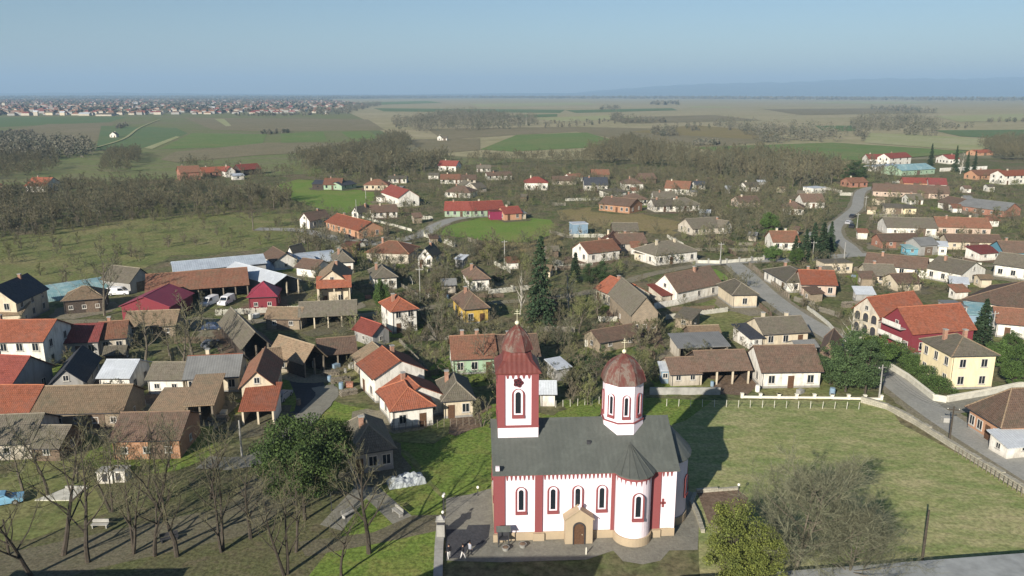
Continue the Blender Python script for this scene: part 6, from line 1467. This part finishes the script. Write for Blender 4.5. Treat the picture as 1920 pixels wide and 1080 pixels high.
# cars
def car(label, x, y, rz, c, kind='car', loc=None):
    m = _c.get('paint'+str(c)) or plain('car_paint', c, .35, .05, 1, spec=.5); _c['paint'+str(c)] = m
    p = loc or P(x, y); t = E('parked_van' if kind == 'van' else 'parked_car', p, rz, label, kind)
    L, W_, Hh = (4.9, 1.9, 1.95) if kind == 'van' else (4.2, 1.7, 1.42)
    if kind == 'van': pr = [(-L/2, .35), (L/2, .35), (L/2, .95), (L/2-.9, 1.15), (L/2-1.5, 1.85), (L/2-1.8, Hh), (-L/2+.1, Hh), (-L/2, 1.2)]; wn = [(L/2-1.0, 1.2), (L/2-1.55, 1.78), (L/2-2.4, 1.78), (L/2-2.4, 1.2)]
    else: pr = [(-L/2, .3), (L/2, .3), (L/2, .72), (L/2-1.15, .88), (L/2-1.75, 1.34), (L/2-2.2, Hh), (-L/2+.9, Hh-.04), (-L/2+.3, .95), (-L/2, .85)]; wn = [(L/2-1.3, .9), (L/2-1.85, 1.3), (-L/2+1.0, 1.3), (-L/2+.55, .92)]
    n = len(pr); hw = W_/2
    vs = [(a, -hw*(.86 if b_ > 1 else 1), b_) for a, b_ in pr] + [(a, hw*(.86 if b_ > 1 else 1), b_) for a, b_ in pr]
    bd = MB().add(vs, [tuple(range(n)), tuple(range(2*n-1, n-1, -1))] + [(i, n+i, n+(i+1) % n, (i+1) % n) for i in range(n)]).build('body', m, t)
    for s in (-1, 1):
        q = s * (hw * .93 + .02); k = len(wn); MB().add([(a, q*(.95 if b_ > 1.25 else 1.0), b_) for a, b_ in wn], [tuple(range(k)) if s > 0 else tuple(range(k-1, -1, -1))]).build('side_window', M_glass, t)
    if kind == 'van': ws = [(L/2-.93, 1.19), (L/2-1.47, 1.8)]
    else: ws = [(L/2-1.2, .92), (L/2-1.72, 1.33)]
    MB().add([(ws[0][0]+.03, -hw*.8, ws[0][1]), (ws[0][0]+.03, hw*.8, ws[0][1]), (ws[1][0]+.05, hw*.74, ws[1][1]), (ws[1][0]+.05, -hw*.74, ws[1][1])], [(0, 1, 2, 3)]).build('windscreen', M_glass, t)
    MB().add([(-L/2+.28, -hw*.75, 1.0), (-L/2+.28, hw*.75, 1.0), (-L/2+(.06 if kind == 'van' else .8), hw*.7, Hh-.15), (-L/2+(.06 if kind == 'van' else .8), -hw*.7, Hh-.15)], [(3, 2, 1, 0)]).build('rear_window', M_glass, t)
    for sx in (-1, 1):
        for sy in (-1, 1):
            w_ = MB().tube((0, -.1, 0), (0, .1, 0), .32, .32, 14).build('wheel', M_rubber, t, (sx*L*.31, sy*(hw-.06), .32)); MB().tube((0, -.11, 0), (0, .11, 0), .18, .18, 10).build('rim', M_conc, w_)
        MB().box(L/2-.03, L/2+.03, sx*hw*.72-.16, sx*hw*.72+.16, .58, .72).build('headlight', M_lamp, t)
    return t
car('white van parked in the left opening of the orange brown hall', 0, 0, R(255), (.75, .75, .75), 'van', P(393, 572))
car('white van parked in the right opening of the orange brown hall', 0, 0, R(262), (.78, .78, .78), 'van', P(425, 570))
car('white van behind the trees left of the crimson barn', 223, 553, R(10), (.78, .78, .78), 'van')
car('light blue car at the left edge of the park lawn', 6, 945, R(25), (.2, .4, .55))
car('dark blue car on the yard left of the narrow mossy barn', 400, 618, R(5), (.03, .05, .1))
car('grey car in the shaded yard left of the narrow mossy barn', 395, 650, R(80), (.12, .13, .15))
car('silver car in the shaded courtyard beside the large tan gabled house', 530, 748, R(82), (.3, .32, .35))
car('silver car at the road edge in the distance', 1592, 420, R(50), (.35, .35, .36))
car('dark car beside the silver one at the distant road edge', 1599, 408, R(50), (.03, .03, .035))
car('dark car below the long orange house on the asphalt street', 652, 448, R(-20), (.03, .03, .035)); car('dark car parked right of the other on the asphalt street', 688, 456, R(-15), (.05, .05, .055))

car('black car on the road near the long farm wall', 1597, 427, R(60), (.02, .02, .022))

# people (skin modifier figures)
M_skin = plain('skin', (0.45, 0.27, 0.19), .7, .1); M_hair = plain('hair_dark', (0.03, 0.022, 0.018), .8, .2)
def person(label, x, y, rz, top, legs, step=.18, arm=.1, hgt=1.75):
    t = E('person', P(x, y), rz, label, 'person'); t.scale = (hgt/1.75,)*3
    J = {'p': (0, 0, .95, .15), 's': (0, 0, 1.2, .15), 'c': (0, 0, 1.40, .17), 'n': (0, 0, 1.52, .06), 'h': (0, .02, 1.62, .095), 'h2': (0, .02, 1.70, .08)}
    ed = [('p', 's'), ('s', 'c'), ('c', 'n'), ('n', 'h'), ('h', 'h2')]
    for s, k in ((-1, 'l'), (1, 'r')):
        f = s * step
        J.update({'hip'+k: (s*.1, 0, .88, .11), 'kn'+k: (s*.11, f*.5 + .03, .48, .07), 'an'+k: (s*.11, f, .09, .045), 'to'+k: (s*.12, f+.16, .035, .035),
                  'sh'+k: (s*.19, 0, 1.42, .065), 'el'+k: (s*.26, -f*.5, 1.14, .045), 'wr'+k: (s*.25, -f*.6 + arm, .9, .03), 'ha'+k: (s*.25, -f*.6 + arm + .03, .82, .04)})
        ed += [('p', 'hip'+k), ('hip'+k, 'kn'+k), ('kn'+k, 'an'+k), ('an'+k, 'to'+k), ('c', 'sh'+k), ('sh'+k, 'el'+k), ('el'+k, 'wr'+k), ('wr'+k, 'ha'+k)]
    ks = list(J); me = bpy.data.meshes.new('body'); me.from_pydata([J[k][:3] for k in ks], [(ks.index(a), ks.index(b_)) for a, b_ in ed], [])
    for m in (M_skin, top, legs, M_rubber): me.materials.append(m)
    o = link('body', me, t); sk = o.modifiers.new('skin', 'SKIN'); me.skin_vertices[0].data[0].use_root = True
    for i, k in enumerate(ks): me.skin_vertices[0].data[i].radius = (J[k][3], J[k][3] * (.72 if k in 'psc' else 1))
    sb = o.modifiers.new('sub', 'SUBSURF'); sb.levels = sb.render_levels = 1
    dg = bpy.context.evaluated_depsgraph_get(); ev = bpy.data.meshes.new_from_object(o.evaluated_get(dg)); o.modifiers.clear(); o.data = ev
    while len(ev.materials) < 4: ev.materials.append([M_skin, top, legs, M_rubber][len(ev.materials)])
    for i, m in enumerate((M_skin, top, legs, M_rubber)): ev.materials[i] = m
    for p in ev.polygons:
        c = p.center; p.use_smooth = True
        p.material_index = 0 if c.z > 1.5 or (abs(c.x) > .2 and c.z < .93) else 1 if c.z > .93 else 2 if c.z > .09 else 3
    MB().lathe([(.02, 1.62), (.095, 1.64), (.108, 1.71), (.08, 1.77), (.02, 1.795)], 10, cy=0.0).build('hair', M_hair, t)
    return t
M_blk = plain('cloth_black', (0.02, 0.02, 0.025), .9, .2); M_wh = plain('cloth_white', (0.6, 0.58, 0.55), .9, .1); M_gy = plain('cloth_light', (0.35, 0.36, 0.4), .9, .1)
person('person in a dark jacket and white trousers next to the gate pillar', 842, 1049, R(30), M_blk, M_wh, .08)
person('person in a black top and white trousers striding beside the dark patch', 868, 1049, R(-60), M_blk, M_wh, .26)
person('person in a light top bending forward at the edge of the dark patch', 881, 1043, R(-40), M_gy, M_blk, .2, .2, 1.68)

# church yard furniture
cs = E('candle_stand', P(944, 1023), rot, 'dark metal candle shelter with a small roof at the left corner of the church', 'shelter')
for sx in (-.55, .55):
    for sy in (-.35, .35): MB().box(sx-.04, sx+.04, sy-.04, sy+.04, 0, 1.9).build('leg', M_steel, cs)
MB().box(-.6, .6, -.4, .4, .85, .95).box(-.6, .6, .34, .4, .951, 1.6).build('tray', M_steel, cs); MB().add([(-.75, -.55, 1.9), (.75, -.55, 1.9), (.75, .55, 1.9), (-.75, .55, 1.9), (-.75, 0, 2.3), (.75, 0, 2.3)], [(3, 2, 1, 0), (0, 1, 5, 4), (2, 3, 4, 5), (1, 2, 5), (3, 0, 4)]).build('roof', M_croof, cs)
for lb, x, y in (('pale concrete flower tub left of the church portal', 980, 1026), ('pale concrete flower tub beside the candle shelter', 948, 1032)):
    t = E('flower_tub', P(x, y), 0, lb, 'planter'); MB().lathe([(.28, 0), (.42, .42), (.36, .42), (.3, .36)], 14).build('tub', M_conc, t); MB().lathe([(.33, .3), (.3, .44), (.1, .5)], 10).build('soil', G['earth'], t)
pst = E('paving_post', P(1099, 1040), 0, 'short white post on the shaded paving in front of the portal', 'post'); MB().lathe([(.07, 0), (.07, .75), (.03, .85)], 8).build('shaft', M_wht, pst)
# tarpaulin heap
def heap(name, label, cat, x, y, L, W_, hh, mat, seed, n=26):
    r = random.Random(seed); p = P(x, y); vs = []; fs = []; ph = [r.uniform(0, 6) for _ in range(6)]
    for j in range(n):
        for i in range(n):
            u, v = i/(n-1)*2-1, j/(n-1)*2-1; e = max(0, 1 - max(abs(u), abs(v)) ** 4)
            z = hh * e ** .5 * (.75 + .18*math.sin(u*5+ph[0]+v*3) + .14*math.sin(v*9+ph[1]+u*4) + .1*math.sin(u*17+ph[2]))
            vs.append((u*L/2 + r.uniform(-.05, .05), v*W_/2 + r.uniform(-.05, .05), max(.0, z) - (.05 if e < .05 else 0)))
    for j in range(n-1):
        for i in range(n-1): a = j*n+i; fs.append((a, a+1, a+n+1, a+n))
    o = MB().add(vs, fs).build(name, mat, None, (p.x, p.y, .06), r.uniform(0, .4)); return tag(o, label, cat)
M_tarp = plain('tarpaulin', (0.38, 0.41, 0.42), .5, .25, 1.5)
hp = heap('tarpaulin_heap', 'crumpled pale tarpaulin covering a heap beside the grey hipped house', 'tarpaulin', 762, 905, 4.6, 2.4, 1.1, M_tarp, 2)
M_logs = brick('log_ends', (0.3, 0.26, 0.2), (0.22, 0.19, 0.15), (0.08, 0.07, 0.05), .3, .25)
def logpile(label, x, y, L, hh, rz):
    t = MB(); r = random.Random(int(x)); 
    for j in range(int(hh/.22)):
        for i in range(int(L/.24)):
            if r.random() < .94: t.tube((-L/2+i*.24+(j % 2)*.12, -.55+r.uniform(-.08, .08), .12+j*.21), (-L/2+i*.24+(j % 2)*.12, .55, .12+j*.21), .115, .11, 6)
    tag(t.build('log_pile', M_logs, None, P(x, y), rz), label, 'log pile')
logpile('long grey log pile above the crimson house', 1610, 575, 8, 1.5, R(12))
logpile('log pile in the yard left of the orange farm', 640, 716, 3.2, 1.0, R(20)); logpile('log pile beside the open gabled hay barn', 622, 704, 3, .9, R(10))
logpile('log pile at the end of the cream ruin', 1608, 508, 3, 1.2, R(0)); logpile('log pile by the path behind the park', 655, 740, 2.8, 1.0, R(30)); logpile('log pile by the crimson kiosk', 455, 588, 3, 1.0, R(0))
logpile('log pile in the upper village by the road', 1640, 412, 4, 1.3, R(0)); logpile('log pile along the farmyard wall on the right', 1790, 488, 5, 1.2, R(0)); logpile('log pile beside the ruin with the broken roof', 412, 790, 3, 1.0, R(0))
# flat concrete slab, benches, boxes
def simple(name, label, cat, x, y, parts, rz=0.0):
    t = E(name, P(x, y), rz, label, cat)
    for nm, m, fn in parts: b_ = MB(); fn(b_); b_.build(nm, m, t)
    return t
simple('concrete_slab', 'pale concrete slab with a raised rim on the park lawn', 'slab', 118, 930, [('slab', M_pale, lambda b: b.prism([(-2.6, -1.2), (1.6, -1.2), (2.0, 1.6), (-.6, 1.6)], 0, .16)), ('rim', M_conc, lambda b: b.box(-.6, 2.0, 1.601, 1.8, 0, .4))])
for i, (x, y, rz, lb) in enumerate([(188, 990, 0, 'grey stone bench between the first park trees'), (318, 1015, .5, 'dark metal bench beside the park trees'), (655, 968, .9, 'grey bench on the left diagonal path'), (745, 965, -.9, 'bench on the right diagonal path')]):
    m = M_steel if i == 1 else M_conc
    simple('park_bench', lb, 'bench', x, y, [('seat', m, lambda b: b.box(-.9, .9, -.22, .22, .42, .5)), ('backrest', m, lambda b: b.box(-.9, .9, .24, .3, .55, .95)), ('leg', m, lambda b: b.box(-.8, -.7, -.2, .28, 0, .419)), ('leg', m, lambda b: b.box(.7, .8, -.2, .28, 0, .419))], rz)
for i, (x, y, lb) in enumerate([(203, 902, 'left white kiosk box behind the park trees'), (228, 900, 'right white kiosk box behind the park trees')]):
    simple('kiosk_box', lb, 'kiosk', x, y, [('box', WM['white'], lambda b: b.box(-.9, .9, -.7, .7, 0, 1.5)), ('lid', M_conc, lambda b: b.box(-1.0, 1.0, -.8, .8, 1.502, 1.62)), ('hatch', M_steel, lambda b: b.box(-.3, .3, -.74, -.702, .3, 1.3))])
# yard clutter: crates and barrels lying about, each its own thing
r = random.Random(12)
spots = [(630, 690), (648, 700), (660, 690), (640, 730), (655, 726), (618, 716), (300, 600), (470, 600), (480, 596), (590, 690), (1265, 735), (1335, 725), (1420, 660), (350, 790), (420, 780), (1640, 500), (1700, 494), (1740, 500), (1790, 480), (1830, 484), (1600, 520), (560, 760), (1690, 520), (1100, 650), (1210, 600), (840, 560), (690, 560), (1460, 700), (700, 880), (1420, 735), (1500, 738), (1560, 742), (430, 600), (1270, 700), (560, 700), (240, 780), (320, 750), (270, 760), (1775, 792), (1840, 766)]
wh = ['near the orange farm yard', 'beside the orange farm cart shed']
M_cr = [M_pale, M_post, M_conc, WM['blue'], WM['brick'], M_lamp]
cr0 = {}
for i, (x, y) in enumerate(spots):
    m = r.randrange(6); k = i % 2
    if (m, k) not in cr0:
        if k == 0:
            b_ = MB().box(-.5, .5, -.35, .35, 0, .6)
            for z in (.05, .25, .45): b_.box(-.53, .53, -.38, -.351, z, z+.1)
        else: b_ = MB().lathe([(.28, 0), (.3, .1), (.3, .28), (.32, .3), (.3, .32), (.3, .6), (.32, .62), (.3, .64), (.28, .88)], 12)
        cr0[(m, k)] = b_.mesh('crate' if k == 0 else 'barrel', M_cr[m])
    o = link('crate' if k == 0 else 'barrel', cr0[(m, k)], None, P(x, y, 0), r.uniform(0, 3)); s = r.uniform(.9, 1.5); o.scale = (s, s, s); o.location.z = .07
    cn = ['pale', 'brown', 'grey', 'blue', 'brick red', 'white'][m]
    tag(o, '%s %s lying in a village yard' % (cn, 'crate' if k == 0 else 'barrel'), 'crate' if k == 0 else 'barrel', '%s %s in the village yards' % (cn, 'crates' if k == 0 else 'barrels'))

# small sheds and plank fences scattered through the gardens
EXC = [gpoly(p) for p in ([(500, 340), (710, 350), (700, 400), (560, 400)], [(830, 425), (900, 402), (1040, 408), (1045, 440), (990, 460), (900, 455)], [(1040, 390), (1290, 410), (1290, 445), (1110, 425)],
   [(1150, 735), (1660, 740), (1960, 930), (1960, 1100), (1150, 1100)], [(-300, 400), (560, 390), (560, 470), (320, 490), (100, 540), (-300, 560)], [(660, 780), (930, 780), (930, 1100), (560, 1100)], [(1262, 505), (1370, 500), (1440, 580), (1400, 640), (1270, 640)], [(530, 700), (612, 700), (612, 740), (520, 800)])]
r = random.Random(77); combos = [('grey', 'wood', 'grey roofed plank shed'), ('brown', 'stone', 'brown roofed block shed'), ('mgrey', 'dirty', 'sheet roofed pale shed'), ('obrown', 'white', 'orange brown roofed white shed'), ('tan', 'cream', 'tan roofed cream shed'), ('metal', 'grey', 'pale sheet roofed grey shed')]
def spot():
    while True:
        x, y = (r.uniform(560, 1910), r.uniform(335, 720)) if r.random() < .85 else (r.uniform(10, 500), r.uniform(585, 800))
        if y < 335 + max(0, (640 - x)) * .4: continue
        p = P(x, y)
        if any(inpoly(p.x, p.y, g) for g in EXC) or not free(p.x, p.y, 3.2): continue
        return x, y, p
k = 0; tries = 0
while k < 46 and tries < 400:
    tries += 1; x, y, p = spot(); c = combos[k % 6]; w_ = r.uniform(2.2, 4.2); a = r.uniform(-.5, .5)
    dx, dy = w_ * math.cos(a), w_ * math.sin(a)
    house('small ' + c[2] + ' standing in a village garden', None, None, r.uniform(2, 3.2), r.uniform(1.9, 2.4), r.uniform(.5, 1.1), 's' if k % 2 else 'p', c[0], c[1], cat='shed', name='garden_shed', world=(p.x, p.y, p.x + dx, p.y + dy), fw=0, ridge=False, group='small %ss in the village gardens' % c[2]); k += 1
M_plank = [plain('plank_grey', (0.22, 0.2, 0.16), .9, .4, 3), plain('plank_brown', (0.15, 0.11, 0.08), .9, .4, 3), M_pale]
for k in range(64):
    x, y, p = spot(); L = r.uniform(7, 20); a = r.choice([0, math.pi/2]) + r.uniform(-.35, .35) + .2; d_ = Vector((math.cos(a), math.sin(a), 0))
    n = 0
    while n * 2 < L and free(*(p + d_ * (n * 2)).xy, .4): n += 1
    if n < 3: continue
    L = (n - 1) * 2; c = k % 3; cn = ['grey', 'brown', 'pale'][c]; hh = r.uniform(1.0, 1.5)
    t = E('plank_fence', p, a, cn + ' plank fence between two village gardens', 'fence', cn + ' plank fences between the gardens')
    mb = MB()
    for i in range(int(L / .22)):
        if r.random() < .93: z = hh + r.uniform(-.12, .08); mb.box(i*.22, i*.22 + .15, -.015, .015, .05, z)
    mb.build('planks', M_plank[c], t); MB().box(0, L, .016, .06, .3, .38).box(0, L, .016, .06, hh-.35, hh-.27).build('rail', M_plank[c], t)
# ------------------------------------------------------------------ the air
hm, t, b = newmat('haze'); t.nodes.remove(b)
pv = t.nodes.new('ShaderNodeVolumePrincipled'); pv.inputs['Color'].default_value = (0.5, 0.74, 1.0, 1); pv.inputs['Density'].default_value = 1.1e-4; pv.inputs['Anisotropy'].default_value = 0.0
t.links.new(pv.outputs[0], t.nodes['Material Output'].inputs['Volume'])
hz = MB().box(-27000, 27000, -400, 27000, -3, 560).build('haze', hm); tag(hz, 'pale blue haze over the plain', 'haze', kind='stuff')
